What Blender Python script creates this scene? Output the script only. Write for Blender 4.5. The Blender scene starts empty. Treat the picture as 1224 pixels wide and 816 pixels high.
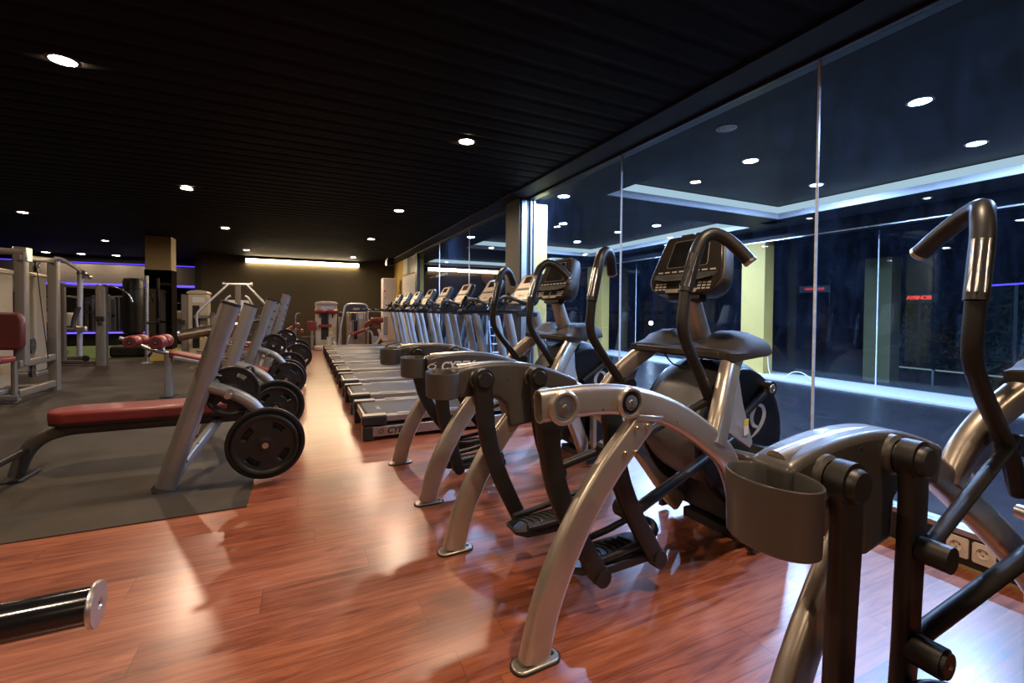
import bpy, bmesh, math, random
from mathutils import Vector, Matrix, noise as mnoise
random.seed(7)
C = bpy.context.scene.collection
PI = math.pi
V = Vector

# ------------------------------------------------------------------ materials
def new_mat(name):
    m = bpy.data.materials.new(name); m.use_nodes = True
    nt = m.node_tree; nt.nodes.clear()
    out = nt.nodes.new('ShaderNodeOutputMaterial')
    return m, nt, out

def pbr(name, col, rough=.5, metal=0., spec=.5, coat=0., var=.12, vscale=14., bump=0., bscale=200., rvar=.08):
    """painted / moulded surface with slight procedural variation of colour and gloss"""
    m, nt, out = new_mat(name)
    p = nt.nodes.new('ShaderNodeBsdfPrincipled')
    tc = nt.nodes.new('ShaderNodeTexCoord')
    nz = nt.nodes.new('ShaderNodeTexNoise'); nz.inputs['Scale'].default_value = vscale; nz.inputs['Detail'].default_value = 4
    nt.links.new(tc.outputs['Object'], nz.inputs['Vector'])
    mr = nt.nodes.new('ShaderNodeMapRange')
    mr.inputs['To Min'].default_value = 1 - var; mr.inputs['To Max'].default_value = 1 + var
    nt.links.new(nz.outputs['Fac'], mr.inputs['Value'])
    mx = nt.nodes.new('ShaderNodeMix'); mx.data_type = 'RGBA'; mx.blend_type = 'MULTIPLY'; mx.inputs['Factor'].default_value = 1
    mx.inputs['A'].default_value = (*col, 1)
    nt.links.new(mr.outputs['Result'], mx.inputs['B'])
    nt.links.new(mx.outputs['Result'], p.inputs['Base Color'])
    r2 = nt.nodes.new('ShaderNodeMapRange')
    r2.inputs['To Min'].default_value = max(.02, rough - rvar); r2.inputs['To Max'].default_value = min(1, rough + rvar)
    nt.links.new(nz.outputs['Fac'], r2.inputs['Value']); nt.links.new(r2.outputs['Result'], p.inputs['Roughness'])
    p.inputs['Metallic'].default_value = metal
    p.inputs['Specular IOR Level'].default_value = spec
    p.inputs['Coat Weight'].default_value = coat; p.inputs['Coat Roughness'].default_value = .12
    if bump:
        n2 = nt.nodes.new('ShaderNodeTexNoise'); n2.inputs['Scale'].default_value = bscale; n2.inputs['Detail'].default_value = 3
        nt.links.new(tc.outputs['Object'], n2.inputs['Vector'])
        b = nt.nodes.new('ShaderNodeBump'); b.inputs['Strength'].default_value = bump; b.inputs['Distance'].default_value = .002
        nt.links.new(n2.outputs['Fac'], b.inputs['Height']); nt.links.new(b.outputs['Normal'], p.inputs['Normal'])
    nt.links.new(p.outputs[0], out.inputs[0])
    return m

def emit(name, col, s):
    m, nt, out = new_mat(name)
    e = nt.nodes.new('ShaderNodeEmission'); e.inputs[0].default_value = (*col, 1); e.inputs[1].default_value = s
    nt.links.new(e.outputs[0], out.inputs[0]); return m

def wood_floor():
    m, nt, out = new_mat('laminate_planks')
    N = nt.nodes.new; L = nt.links.new
    p = N('ShaderNodeBsdfPrincipled'); tc = N('ShaderNodeTexCoord')
    br = N('ShaderNodeTexBrick'); br.offset = 0; br.offset_frequency = 1
    br.inputs['Scale'].default_value = 1; br.inputs['Mortar Size'].default_value = .0011
    br.inputs['Brick Width'].default_value = 1.28; br.inputs['Row Height'].default_value = .152
    br.inputs['Color1'].default_value = (0, 0, 0, 1); br.inputs['Color2'].default_value = (1, 1, 1, 1); br.inputs['Mortar'].default_value = (.5, .5, .5, 1)
    sx = N('ShaderNodeSeparateXYZ'); L(tc.outputs['Object'], sx.inputs[0])
    dv = N('ShaderNodeMath'); dv.operation = 'DIVIDE'; dv.inputs[1].default_value = .152; L(sx.outputs['Y'], dv.inputs[0])
    fl = N('ShaderNodeMath'); fl.operation = 'FLOOR'; L(dv.outputs[0], fl.inputs[0])
    wn = N('ShaderNodeTexWhiteNoise'); wn.noise_dimensions = '1D'; L(fl.outputs[0], wn.inputs['W'])
    sh = N('ShaderNodeMath'); sh.operation = 'MULTIPLY_ADD'; sh.inputs[1].default_value = 1.28; L(wn.outputs['Value'], sh.inputs[0]); L(sx.outputs['X'], sh.inputs[2])
    cb = N('ShaderNodeCombineXYZ'); L(sh.outputs[0], cb.inputs['X']); L(sx.outputs['Y'], cb.inputs['Y'])
    L(cb.outputs[0], br.inputs['Vector'])
    # grain stretched along the plank, shifted from plank to plank
    mp = N('ShaderNodeMapping'); mp.inputs['Scale'].default_value = (1.5, 17, 1); L(tc.outputs['Object'], mp.inputs['Vector'])
    ad = N('ShaderNodeVectorMath'); ad.operation = 'MULTIPLY_ADD'
    ad.inputs[1].default_value = (9, 31, 5)
    L(br.outputs['Color'], ad.inputs[0]); L(mp.outputs[0], ad.inputs[2])
    n1 = N('ShaderNodeTexNoise'); n1.inputs['Scale'].default_value = 1.1; n1.inputs['Detail'].default_value = 8; n1.inputs['Roughness'].default_value = .68; n1.inputs['Distortion'].default_value = 1.6
    L(ad.outputs[0], n1.inputs['Vector'])
    mp2 = N('ShaderNodeMapping'); mp2.inputs['Scale'].default_value = (5, 130, 1); L(tc.outputs['Object'], mp2.inputs['Vector'])
    n2 = N('ShaderNodeTexNoise'); n2.inputs['Scale'].default_value = 1; n2.inputs['Detail'].default_value = 3; L(mp2.outputs[0], n2.inputs['Vector'])
    mixn = N('ShaderNodeMath'); mixn.operation = 'MULTIPLY_ADD'; mixn.inputs[1].default_value = .28; L(n2.outputs['Fac'], mixn.inputs[0]); L(n1.outputs['Fac'], mixn.inputs[2])
    pl = N('ShaderNodeMath'); pl.operation = 'MULTIPLY_ADD'; pl.inputs[1].default_value = .12; L(br.outputs['Color'], pl.inputs[0]); L(mixn.outputs[0], pl.inputs[2])
    cr = N('ShaderNodeValToRGB'); e = cr.color_ramp.elements
    e[0].position = .40; e[0].color = (.072, .0145, .0068, 1)
    e[1].position = .86; e[1].color = (.44, .136, .058, 1)
    k = cr.color_ramp.elements.new(.57); k.color = (.210, .048, .019, 1)
    k = cr.color_ramp.elements.new(.69); k.color = (.310, .083, .035, 1)
    L(pl.outputs[0], cr.inputs[0])
    mj = N('ShaderNodeMix'); mj.data_type = 'RGBA'; mj.inputs['B'].default_value = (.12, .034, .018, 1)
    L(br.outputs['Fac'], mj.inputs['Factor']); L(cr.outputs[0], mj.inputs['A'])
    L(mj.outputs['Result'], p.inputs['Base Color'])
    r = N('ShaderNodeMapRange'); r.inputs['To Min'].default_value = .30; r.inputs['To Max'].default_value = .46
    L(n1.outputs['Fac'], r.inputs['Value']); L(r.outputs[0], p.inputs['Roughness'])
    p.inputs['Specular IOR Level'].default_value = .5
    p.inputs['Coat Weight'].default_value = 1.; p.inputs['Coat Roughness'].default_value = .25
    b = N('ShaderNodeBump'); b.inputs['Strength'].default_value = .25; b.inputs['Distance'].default_value = .001
    L(mixn.outputs[0], b.inputs['Height']); L(b.outputs[0], p.inputs['Normal'])
    L(p.outputs[0], out.inputs[0]); return m

def rubber_mat():
    m, nt, out = new_mat('speckled_rubber')
    N = nt.nodes.new; L = nt.links.new
    p = N('ShaderNodeBsdfPrincipled'); tc = N('ShaderNodeTexCoord')
    n = N('ShaderNodeTexNoise'); n.inputs['Scale'].default_value = 2.2; n.inputs['Detail'].default_value = 6; L(tc.outputs['Object'], n.inputs['Vector'])
    s = N('ShaderNodeTexNoise'); s.inputs['Scale'].default_value = 260; s.inputs['Detail'].default_value = 2; L(tc.outputs['Object'], s.inputs['Vector'])
    cr = N('ShaderNodeValToRGB'); cr.color_ramp.elements[0].color = (.026, .0205, .0145, 1); cr.color_ramp.elements[1].color = (.058, .046, .032, 1)
    cr.color_ramp.elements[0].position = .3; cr.color_ramp.elements[1].position = .7
    L(n.outputs['Fac'], cr.inputs[0])
    c2 = N('ShaderNodeValToRGB'); c2.color_ramp.elements[0].position = .68; c2.color_ramp.elements[1].position = .74
    L(s.outputs['Fac'], c2.inputs[0])
    mx = N('ShaderNodeMix'); mx.data_type = 'RGBA'; mx.inputs['B'].default_value = (.17, .12, .09, 1)
    L(c2.outputs[0], mx.inputs['Factor']); L(cr.outputs[0], mx.inputs['A']); L(mx.outputs['Result'], p.inputs['Base Color'])
    p.inputs['Roughness'].default_value = .62; p.inputs['Specular IOR Level'].default_value = .35
    b = N('ShaderNodeBump'); b.inputs['Strength'].default_value = .3; b.inputs['Distance'].default_value = .002
    L(s.outputs['Fac'], b.inputs['Height']); L(b.outputs[0], p.inputs['Normal'])
    L(p.outputs[0], out.inputs[0]); return m

def glass_mat(name, tint, dirt, dirt_col, ior=1.5):
    """clear pane with a thin uneven film of dust and wiping marks"""
    m, nt, out = new_mat(name)
    N = nt.nodes.new; L = nt.links.new
    tr = N('ShaderNodeBsdfTransparent'); tr.inputs[0].default_value = (*tint, 1)
    gl = N('ShaderNodeBsdfGlossy'); gl.inputs['Roughness'].default_value = .0; gl.inputs['Color'].default_value = (1, 1, 1, 1)
    fr = N('ShaderNodeFresnel'); fr.inputs['IOR'].default_value = ior
    ge = N('ShaderNodeNewGeometry'); sb = N('ShaderNodeMath'); sb.operation = 'SUBTRACT'; sb.inputs[0].default_value = 1; L(ge.outputs['Backfacing'], sb.inputs[1])
    mu = N('ShaderNodeMath'); mu.operation = 'MULTIPLY'; L(fr.outputs[0], mu.inputs[0]); L(sb.outputs[0], mu.inputs[1])   # the far face only lets light out
    mx = N('ShaderNodeMixShader'); L(mu.outputs[0], mx.inputs[0]); L(tr.outputs[0], mx.inputs[1]); L(gl.outputs[0], mx.inputs[2])
    if dirt > 0:
        tc = N('ShaderNodeTexCoord'); mp = N('ShaderNodeMapping'); mp.inputs['Scale'].default_value = (1, 3.2, 1.1); L(tc.outputs['Object'], mp.inputs['Vector'])
        n = N('ShaderNodeTexNoise'); n.inputs['Scale'].default_value = 3.2; n.inputs['Detail'].default_value = 10; n.inputs['Roughness'].default_value = .78; n.inputs['Distortion'].default_value = .3; L(mp.outputs[0], n.inputs['Vector'])
        mr = N('ShaderNodeMapRange'); mr.inputs['From Min'].default_value = .42; mr.inputs['From Max'].default_value = .8
        mr.inputs['To Min'].default_value = dirt * .25; mr.inputs['To Max'].default_value = dirt * 3
        L(n.outputs['Fac'], mr.inputs['Value'])
        tl = N('ShaderNodeBsdfTranslucent'); tl.inputs[0].default_value = (*dirt_col, 1)
        m2 = N('ShaderNodeMixShader'); L(mr.outputs[0], m2.inputs[0]); L(mx.outputs[0], m2.inputs[1]); L(tl.outputs[0], m2.inputs[2])
        L(m2.outputs[0], out.inputs[0])
    else:
        L(mx.outputs[0], out.inputs[0])
    return m

M = {}
M['floor'] = wood_floor()
M['rubber'] = rubber_mat()
M['turf'] = pbr('artificial_turf', (.15, .25, .05), .9, var=.35, vscale=60, bump=1., bscale=300)
M['ceiling'] = pbr('black_ceiling_paint', (.0048, .0044, .0038), .7, spec=.08, var=.2, vscale=2)
M['soffit'] = pbr('charcoal_soffit_paint', (.008, .008, .0085), .6, spec=.25, var=.2, vscale=3)
M['wall_dark'] = pbr('dark_olive_wall_paint', (.050, .042, .026), .75, spec=.2, var=.15, vscale=3)
M['wall_black'] = pbr('black_wall_paint', (.02, .018, .016), .6, spec=.3)
M['grey_bulkhead'] = pbr('raw_grey_plaster', (.13, .12, .105), .85, var=.25, vscale=6)
M['mirror'] = pbr('mirror_silver', (.62, .64, .63), .02, 1., var=.0, rvar=0)
M['black_mirror'] = pbr('smoked_mirror', (.10, .095, .09), .04, 1., var=.0, rvar=0.02)
M['tan_paint'] = pbr('tan_pillar_paint', (.34, .25, .11), .7, var=.08)
M['yellow_paint'] = pbr('yellow_column_paint', (.50, .345, .085), .7, var=.08, vscale=5)
M['white_panel'] = pbr('white_door_panel', (.62, .63, .66), .45, var=.06, vscale=4)
M['black_frame'] = pbr('black_window_frame', (.016, .015, .015), .35, spec=.5)
M['brown_frame'] = pbr('dark_brown_post_cladding', (.045, .035, .028), .5)
M['alu'] = pbr('brushed_aluminium', (.55, .55, .55), .35, 1.)
M['glass'] = glass_mat('window_glass', (.86, .92, .97), .003, (.36, .54, 1.0))
M['glass_out'] = glass_mat('facade_glass', (.80, .86, .90), .003, (.5, .6, .8), 1.45)
M['silicone'] = pbr('clear_silicone_joint', (.75, .80, .88), .25, spec=.6, var=.3, vscale=30)
M['champagne'] = pbr('champagne_metallic_paint', (.52, .46, .385), .33, .75, coat=.35, var=.05, vscale=40)
M['silver'] = pbr('silver_grey_metallic_paint', (.42, .42, .43), .38, .55, coat=.2, var=.06, vscale=30)
M['rack_silver'] = pbr('aluminium_grey_paint', (.27, .255, .235), .40, .55, var=.08)
M['bronze_silver'] = pbr('bronze_silver_paint', (.27, .245, .21), .4, .5, var=.06)
M['tread_silver'] = pbr('light_silver_rail', (.38, .36, .33), .36, .75, var=.06)
M['chrome'] = pbr('worn_chrome', (.72, .72, .72), .16, 1., var=.12, vscale=60, rvar=.1)
M['worn_steel'] = pbr('worn_dark_steel', (.20, .185, .165), .38, 1., var=.4, vscale=40)
M['zinc'] = pbr('zinc_bolt', (.6, .58, .52), .3, 1.)
M['brass'] = pbr('yellow_zinc_bolt', (.68, .52, .30), .3, 1.)
M['shroud'] = pbr('bronze_grey_moulding', (.090, .083, .074), .40, .35, coat=.15, var=.06, vscale=50, bump=.05, bscale=500)
M['shelf'] = pbr('dark_satin_moulding', (.034, .029, .025), .6, .0, spec=.18, var=.06, bump=.05, bscale=500)
M['dark_link'] = pbr('black_powder_coat', (.020, .018, .016), .42, .2, var=.1, bump=.08, bscale=400)
M['black'] = pbr('black_plastic', (.014, .013, .013), .42, var=.1)
M['gloss_black'] = pbr('glossy_black_plastic', (.010, .010, .011), .15, var=.05)
M['console_grey'] = pbr('dark_console_plastic', (.055, .050, .045), .42, .2, var=.06)
M['console_tan'] = pbr('satin_console_panel', (.36, .29, .22), .38, .45, var=.06)
M['screen'] = pbr('dark_screen', (.030, .026, .024), .12, var=.02)
M['button'] = pbr('pale_button_print', (.45, .42, .38), .5)
M['green'] = pbr('green_button_print', (.05, .35, .10), .5)
M['red_print'] = pbr('red_print', (.60, .06, .04), .5)
M['yellow_print'] = pbr('yellow_sticker', (.75, .60, .05), .5)
M['white_print'] = pbr('white_print', (.72, .70, .66), .5)
M['black_print'] = pbr('black_print', (.012, .012, .012), .5)
M['red_vinyl'] = pbr('oxblood_vinyl', (.19, .026, .024), .38, var=.10, vscale=8, bump=.15, bscale=250, coat=.1)
M['red_vinyl_dark'] = pbr('dark_oxblood_vinyl', (.105, .020, .016), .42, var=.10, vscale=8, bump=.15, bscale=250)
M['iron'] = pbr('black_cast_iron', (.017, .016, .015), .42, .35, var=.15, vscale=30, bump=.2, bscale=180)
M['rubber_black'] = pbr('black_rubber', (.015, .014, .013), .6, var=.12)
M['belt'] = pbr('grey_running_belt', (.032, .030, .028), .55, var=.12, vscale=40)
M['cream'] = pbr('cream_weight_stack_shroud', (.47, .41, .31), .45, var=.05)
M['shell'] = pbr('dark_grey_flywheel_shell', (.11, .11, .115), .45, .05, var=.05)
M['disc'] = pbr('black_satin_disc', (.012, .012, .014), .34, var=.05)
M['ac_white'] = pbr('pinkish_white_appliance', (.70, .63, .58), .4, var=.03)
M['socket'] = pbr('ivory_socket_plastic', (.74, .66, .55), .35, var=.03)
M['tile_dark'] = pbr('dark_terrace_floor', (.012, .013, .016), .3, spec=.5, var=.25, vscale=5)
M['strip_white'] = pbr('pale_terrazzo_strip', (.55, .57, .58), .45, var=.15, vscale=40)
M['terrace_ceiling'] = pbr('navy_ceiling_paint', (.0085, .009, .0105), .6, spec=.3, var=.15, vscale=2)
M['asphalt'] = pbr('dark_asphalt', (.03, .03, .03), .85, var=.3, vscale=12)
M['leaf'] = pbr('dark_leaf', (.022, .04, .014), .55, var=.5, vscale=4)
M['bark'] = pbr('bark', (.06, .045, .03), .9)
M['steel_blue'] = pbr('blue_grey_steel', (.16, .24, .36), .4, .3)
M['lamp_trim'] = pbr('white_lamp_trim', (.85, .85, .85), .4)
M['lamp_trim_dark'] = pbr('dark_lamp_trim', (.05, .05, .05), .4)
WARM = (1.0, .74, .52); COOL = (.44, .62, 1.0)
M['lamp_warm'] = emit('warm_downlight', WARM, 850)
M['lamp_cool'] = emit('cool_downlight', COOL, 2700)
M['lamp_wash'] = emit('bulkhead_washer', WARM, 110); M['lamp_left'] = emit('weaker_warm_downlight', WARM, 400)
M['lamp_soft'] = emit('small_warm_spot', (1, .8, .6), 30)
M['cove_warm'] = emit('warm_cove_strip', (1.0, .76, .44), 48)
M['cove_cool'] = emit('cool_cove_strip', (.72, .92, 1.0), .62)
M['led_blue'] = emit('blue_led_strip', (.10, .06, 1.0), 2.6)
M['led_blue_dim'] = emit('dim_blue_led_strip', (.10, .06, 1.0), 1.2)
M['led_red'] = emit('red_led_sign', (1.0, .06, .04), 1.6)
M['glow_white'] = emit('distant_white_lamp', (.75, .85, 1.0), 60)
M['glow_dim'] = emit('rail_glow', (.7, .85, .8), .35)
M['lit_red'] = pbr('red_road_sign', (.7, .05, .05), .4)

# ------------------------------------------------------------------ mesh helpers
def cr(pts, n=8):
    """smooth path through points"""
    pts = [V(p) for p in pts]; out = []
    P = [pts[0] * 2 - pts[1]] + pts + [pts[-1] * 2 - pts[-2]]
    for i in range(1, len(P) - 2):
        a, b, c, d = P[i - 1:i + 3]
        for k in range(n):
            t = k / n
            out.append(.5 * ((2 * b) + (c - a) * t + (2 * a - 5 * b + 4 * c - d) * t * t + (3 * b - a - 3 * c + d) * t ** 3))
    out.append(pts[-1]); return out

def xz(pts, y): return [(p[0], y, p[1]) for p in pts]

def circ(r, n=16, ry=None):
    ry = r if ry is None else ry
    return [(r * math.cos(2 * PI * i / n), ry * math.sin(2 * PI * i / n)) for i in range(n)]

def rrect(w, h, r, n=4):
    out = []
    for cx, cy, a0 in ((w / 2 - r, h / 2 - r, 0), (-w / 2 + r, h / 2 - r, PI / 2), (-w / 2 + r, -h / 2 + r, PI), (w / 2 - r, -h / 2 + r, 1.5 * PI)):
        for i in range(n + 1):
            a = a0 + PI / 2 * i / n
            out.append((cx + r * math.cos(a), cy + r * math.sin(a)))
    return out

def sweep(bm, pts, sec, ref=None, caps=(True, True), scale=None):
    """sec is (side, normal) offsets; side follows ref where given"""
    pts = [V(p) for p in pts]; rings = []
    N = len(pts); prev = None
    for i, p in enumerate(pts):
        t = (pts[min(i + 1, N - 1)] - pts[max(i - 1, 0)]).normalized()
        if ref is not None: s = V(ref)
        elif prev is None: s = V((0, 1, 0)) if abs(t.y) < .9 else V((1, 0, 0))
        else: s = prev
        s = (s - t * s.dot(t)).normalized(); prev = s
        n = t.cross(s)
        k = scale[i] if scale else 1
        if not isinstance(k, tuple): k = (k, k)
        rings.append([bm.verts.new(p + s * a * k[0] + n * b * k[1]) for a, b in sec])
    m = len(sec)
    for i in range(N - 1):
        for j in range(m):
            bm.faces.new((rings[i][j], rings[i][(j + 1) % m], rings[i + 1][(j + 1) % m], rings[i + 1][j]))
    if caps[0]: bm.faces.new(rings[0][::-1])
    if caps[1]: bm.faces.new(rings[-1])
    return rings

def tube(bm, pts, r, n=14, smooth=0, **kw):
    if smooth: pts = cr(pts, smooth)
    return sweep(bm, pts, circ(r, n), **kw)

def cyl(bm, a, b, r, n=20, r2=None):
    a, b = V(a), V(b)
    return sweep(bm, [a, b], circ(r, n), scale=[1, (r2 / r) if r2 else 1])

def box(bm, c, s, rot=None):
    r = bmesh.ops.create_cube(bm, size=1)
    mtx = Matrix.Translation(V(c)) @ (rot.to_4x4() if rot else Matrix.Identity(4)) @ Matrix.Diagonal((s[0], s[1], s[2], 1))
    bmesh.ops.transform(bm, matrix=mtx, verts=r['verts'])
    return r['verts']

def bx(bm, x0, x1, y0, y1, z0, z1): return box(bm, ((x0 + x1) / 2, (y0 + y1) / 2, (z0 + z1) / 2), (x1 - x0, y1 - y0, z1 - z0))

def prism(bm, prof, a0, a1, axis='y'):
    """profile extruded along an axis: y -> (x,z), x -> (y,z), z -> (x,y)"""
    def mk(p, a):
        if axis == 'y': return (p[0], a, p[1])
        if axis == 'x': return (a, p[0], p[1])
        return (p[0], p[1], a)
    A = [bm.verts.new(mk(p, a0)) for p in prof]; B = [bm.verts.new(mk(p, a1)) for p in prof]
    n = len(prof)
    for i in range(n): bm.faces.new((A[i], A[(i + 1) % n], B[(i + 1) % n], B[i]))
    bm.faces.new(A[::-1]); bm.faces.new(B)

def lathe(bm, prof, o, axis, n=28):
    """prof: (radius, along)"""
    axis = V(axis).normalized(); o = V(o)
    s = axis.orthogonal().normalized(); t = axis.cross(s); rings = []
    for r, h in prof:
        if r < 1e-6: rings.append([bm.verts.new(o + axis * h)])
        else: rings.append([bm.verts.new(o + axis * h + (s * math.cos(2 * PI * i / n) + t * math.sin(2 * PI * i / n)) * r) for i in range(n)])
    for a, b in zip(rings, rings[1:]):
        for i in range(n):
            j = (i + 1) % n
            if len(a) == 1 and len(b) == 1: continue
            if len(a) == 1: bm.faces.new((a[0], b[j], b[i]))
            elif len(b) == 1: bm.faces.new((a[i], a[j], b[0]))
            else: bm.faces.new((a[i], a[j], b[j], b[i]))

def loft(bm, rings, closed=True, caps=True):
    R = [[bm.verts.new(V(p)) for p in r] for r in rings]
    for a, b in zip(R, R[1:]):
        n = len(a)
        for i in range(n if closed else n - 1):
            j = (i + 1) % n
            bm.faces.new((a[i], a[j], b[j], b[i]))
    if caps and closed:
        bm.faces.new(R[0][::-1]); bm.faces.new(R[-1])
    return R

def BM(): return bmesh.new()

def obj(name, bm, m, parent=None, loc=None, bevel=0, seg=2, sharp=38, mtx=None):
    bmesh.ops.recalc_face_normals(bm, faces=bm.faces)
    me = bpy.data.meshes.new(name)
    if mtx is not None: bmesh.ops.transform(bm, matrix=mtx, verts=bm.verts)
    for f in bm.faces: f.smooth = True
    bm.to_mesh(me); bm.free()
    try: me.set_sharp_from_angle(angle=math.radians(sharp))
    except Exception: pass
    me.materials.append(M[m] if isinstance(m, str) else m)
    o = bpy.data.objects.new(name, me); C.objects.link(o)
    if parent: o.parent = parent
    if loc: o.location = loc
    if bevel:
        b = o.modifiers.new('bevel', 'BEVEL'); b.width = bevel; b.segments = seg; b.limit_method = 'ANGLE'; b.angle_limit = math.radians(35); b.harden_normals = False
    return o

def tag(o, label, cat, group=None, kind=None):
    if label: o['label'] = label
    if cat: o['category'] = cat
    if group: o['group'] = group
    if kind: o['kind'] = kind
    return o

def thing(name, label, cat, loc=(0, 0, 0), rotz=0, group=None):
    o = bpy.data.objects.new(name, None); C.objects.link(o); o.empty_display_size = .05
    o.location = loc; o.rotation_euler = (0, 0, rotz)
    return tag(o, label, cat, group)

def struct(name, bm, m, parent=None, label=None, **kw):
    o = obj(name, bm, m, parent, **kw)
    if not parent: o['kind'] = 'structure'
    if label and not parent: o['label'] = label
    return o

def copy_tree(o, loc=None, label=None, group=None):
    kids = {}
    for q in C.objects:
        if q.parent: kids.setdefault(q.parent.name, []).append(q)
    def rec(s, par):
        n = s.name; c = s.copy(); C.objects.link(c)
        if par: c.parent = par
        for ch in kids.get(n, []): rec(ch, c)
        return c
    r = rec(o, None)
    if loc is not None: r.location = loc
    if label: r['label'] = label
    if group: r['group'] = group
    return r

def text(name, body, m, parent, mtx, size, extrude=.0008, shear=0., bold=0., spacing=1., label=None):
    cu = bpy.data.curves.new(name, 'FONT'); cu.body = body; cu.size = size; cu.extrude = extrude
    cu.align_x = 'CENTER'; cu.align_y = 'CENTER'; cu.shear = shear; cu.offset = bold; cu.space_character = spacing
    cu.materials.append(M[m]); cu.resolution_u = 3
    q = bpy.data.objects.new(name, cu); C.objects.link(q)
    bpy.context.view_layer.update()
    me = bpy.data.meshes.new_from_object(q.evaluated_get(bpy.context.evaluated_depsgraph_get()))
    bpy.data.objects.remove(q); bpy.data.curves.remove(cu)
    me.transform(mtx); me.name = name
    if not me.materials: me.materials.append(M[m])
    o = bpy.data.objects.new(name, me); C.objects.link(o)
    o.parent = parent
    return o

def frame(o, x, y):
    """matrix with local x along x, local y along y"""
    x = V(x).normalized(); y = V(y); y = (y - x * y.dot(x)).normalized(); z = x.cross(y)
    m = Matrix((x, y, z)).transposed().to_4x4(); m.translation = V(o); return m

def stroke(bm, pts, ws, mtx, th=.001):
    pts = [V((p[0], p[1], 0)) for p in pts]; n = len(pts); L, R = [], []
    for i, p in enumerate(pts):
        t = (pts[min(i + 1, n - 1)] - pts[max(0, i - 1)]).normalized(); q = V((-t.y, t.x, 0))
        L.append(p + q * ws[i]); R.append(p - q * ws[i])
    def lay(z): return [bm.verts.new(mtx @ V((v.x, v.y, z))) for v in L], [bm.verts.new(mtx @ V((v.x, v.y, z))) for v in R]
    a, b = lay(0); c, d = lay(th)
    for i in range(n - 1):
        bm.faces.new((c[i], d[i], d[i + 1], c[i + 1])); bm.faces.new((a[i], a[i + 1], b[i + 1], b[i]))
        bm.faces.new((a[i], c[i], c[i + 1], a[i + 1])); bm.faces.new((b[i], b[i + 1], d[i + 1], d[i]))
    bm.faces.new((a[0], b[0], d[0], c[0])); bm.faces.new((a[-1], c[-1], d[-1], b[-1]))

def swirl(bm, mtx, s, sx=1., sy=1.):
    """ring of two tapering strokes with a tail at each end"""
    base = [(.62, 1.02), (.30, .86), (-.06, .60), (-.36, .22), (-.44, -.12), (-.30, -.40), (0, -.50), (.2, -.46)]
    p = cr([(x, y, 0) for x, y in base], 5); n = len(p)
    ws = [.012 + .115 * math.sin(PI * min(1, (i / (n - 1)) * 1.0)) ** 1.3 for i in range(n)]
    for sg in (1, -1):
        stroke(bm, [(q.x * s * sx * sg, q.y * s * sy * sg) for q in p], [w * s * min(sx, sy) for w in ws], mtx)

# ------------------------------------------------------------------ room shell
CZ = 2.56
b = BM(); bx(b, -8.2, 2.70, -3.4, 14.7, -.08, 0); bx(b, -8.2, -2.5, 14.7, 17.3, -.08, 0); struct('floor', b, 'floor')
b = BM(); bx(b, -8.2, -.285, 2.845, 12.3, 0, .006); o = struct('trim_1', b, 'rubber', label='dark speckled rubber matting under the benches')
b = BM(); bx(b, -8.2, -2.6, 12.3, 16.2, 0, .012); o = struct('trim_2', b, 'turf', label='green artificial turf strip at the back')
# ceiling: shallow boards running across the room
b = BM(); prof = []
y = -3.4; k = 0
while y < 17.3:
    prof += [(y, CZ + .008), (y + .03, CZ), (y + .14, CZ), (y + .18, CZ + .008)]; y += .2
prof += [(17.3, 2.75), (-3.4, 2.75)]
prism(b, prof, -8.2, 2.76, 'x'); struct('ceiling', b, 'ceiling', sharp=5)
b = BM(); bx(b, 2.34, 2.76, -3.4, 14.6, 2.538, 2.575); struct('trim_3', b, 'soffit')
b = BM(); bx(b, -8.35, -8.2, -3.4, 17.3, -.08, 2.75); struct('wall_left', b, 'wall_black')
b = BM(); bx(b, -8.2, 2.76, -3.55, -3.4, -.08, 2.75); struct('wall_front', b, 'wall_black')
b = BM(); bx(b, -2.5, 2.76, 14.6, 14.75, -.08, 2.75); struct('wall_back', b, 'wall_dark')
b = BM(); bx(b, -2.65, -2.5, 14.6, 17.3, -.08, 2.75); struct('wall_side', b, 'wall_black')
b = BM(); bx(b, -8.2, -2.5, 17.0, 17.3, -.08, 2.75); struct('wall_far', b, 'wall_black')
# raised black plinth, mirror and plaster bulkhead of the far left recess
b = BM(); bx(b, -8.2, -2.66, 16.55, 17.0, 0, .36); w = struct('trim_4', b, 'gloss_black')
b = BM(); bx(b, -8.2, -2.66, 16.53, 16.55, .345, .385); tag(obj('led_strip', b, 'led_blue'), 'blue LED strip along the top of the low black plinth in the far recess', 'light strip')
b = BM(); bx(b, -8.2, -2.66, 16.93, 16.99, .40, 1.74)
w = struct('wall_mirror', b, 'mirror')
b = BM(); bx(b, -8.2, -2.88, 16.5, 16.98, 1.76, 2.33); struct('wall_bulkhead', b, 'grey_bulkhead')
b = BM(); bx(b, -8.2, -2.88, 16.475, 16.5, 1.735, 1.765); tag(obj('led_strip', b, 'led_blue'), 'blue LED strip under the grey plaster bulkhead', 'light strip')
b = BM(); bx(b, -8.2, -2.88, 16.47, 16.5, 2.335, 2.36); tag(obj('led_strip', b, 'led_blue_dim'), 'blue LED strip along the top edge of the grey plaster bulkhead', 'light strip')
# pillar clad in smoked mirror
b = BM(); bx(b, -2.90, -2.47, 11.38, 11.78, 0, CZ); p_ = struct('wall_pillar', b, 'tan_paint')
b = BM(); bx(b, -2.91, -2.46, 11.37, 11.79, .24, 1.87); obj('mirror_cladding', b, 'black_mirror', p_)
b = BM(); bx(b, -2.912, -2.458, 11.368, 11.792, 0, .235); obj('brightened_base', b, 'yellow_paint', p_)  # brighter paint than the pillar top, standing in for lamp light on it
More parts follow.
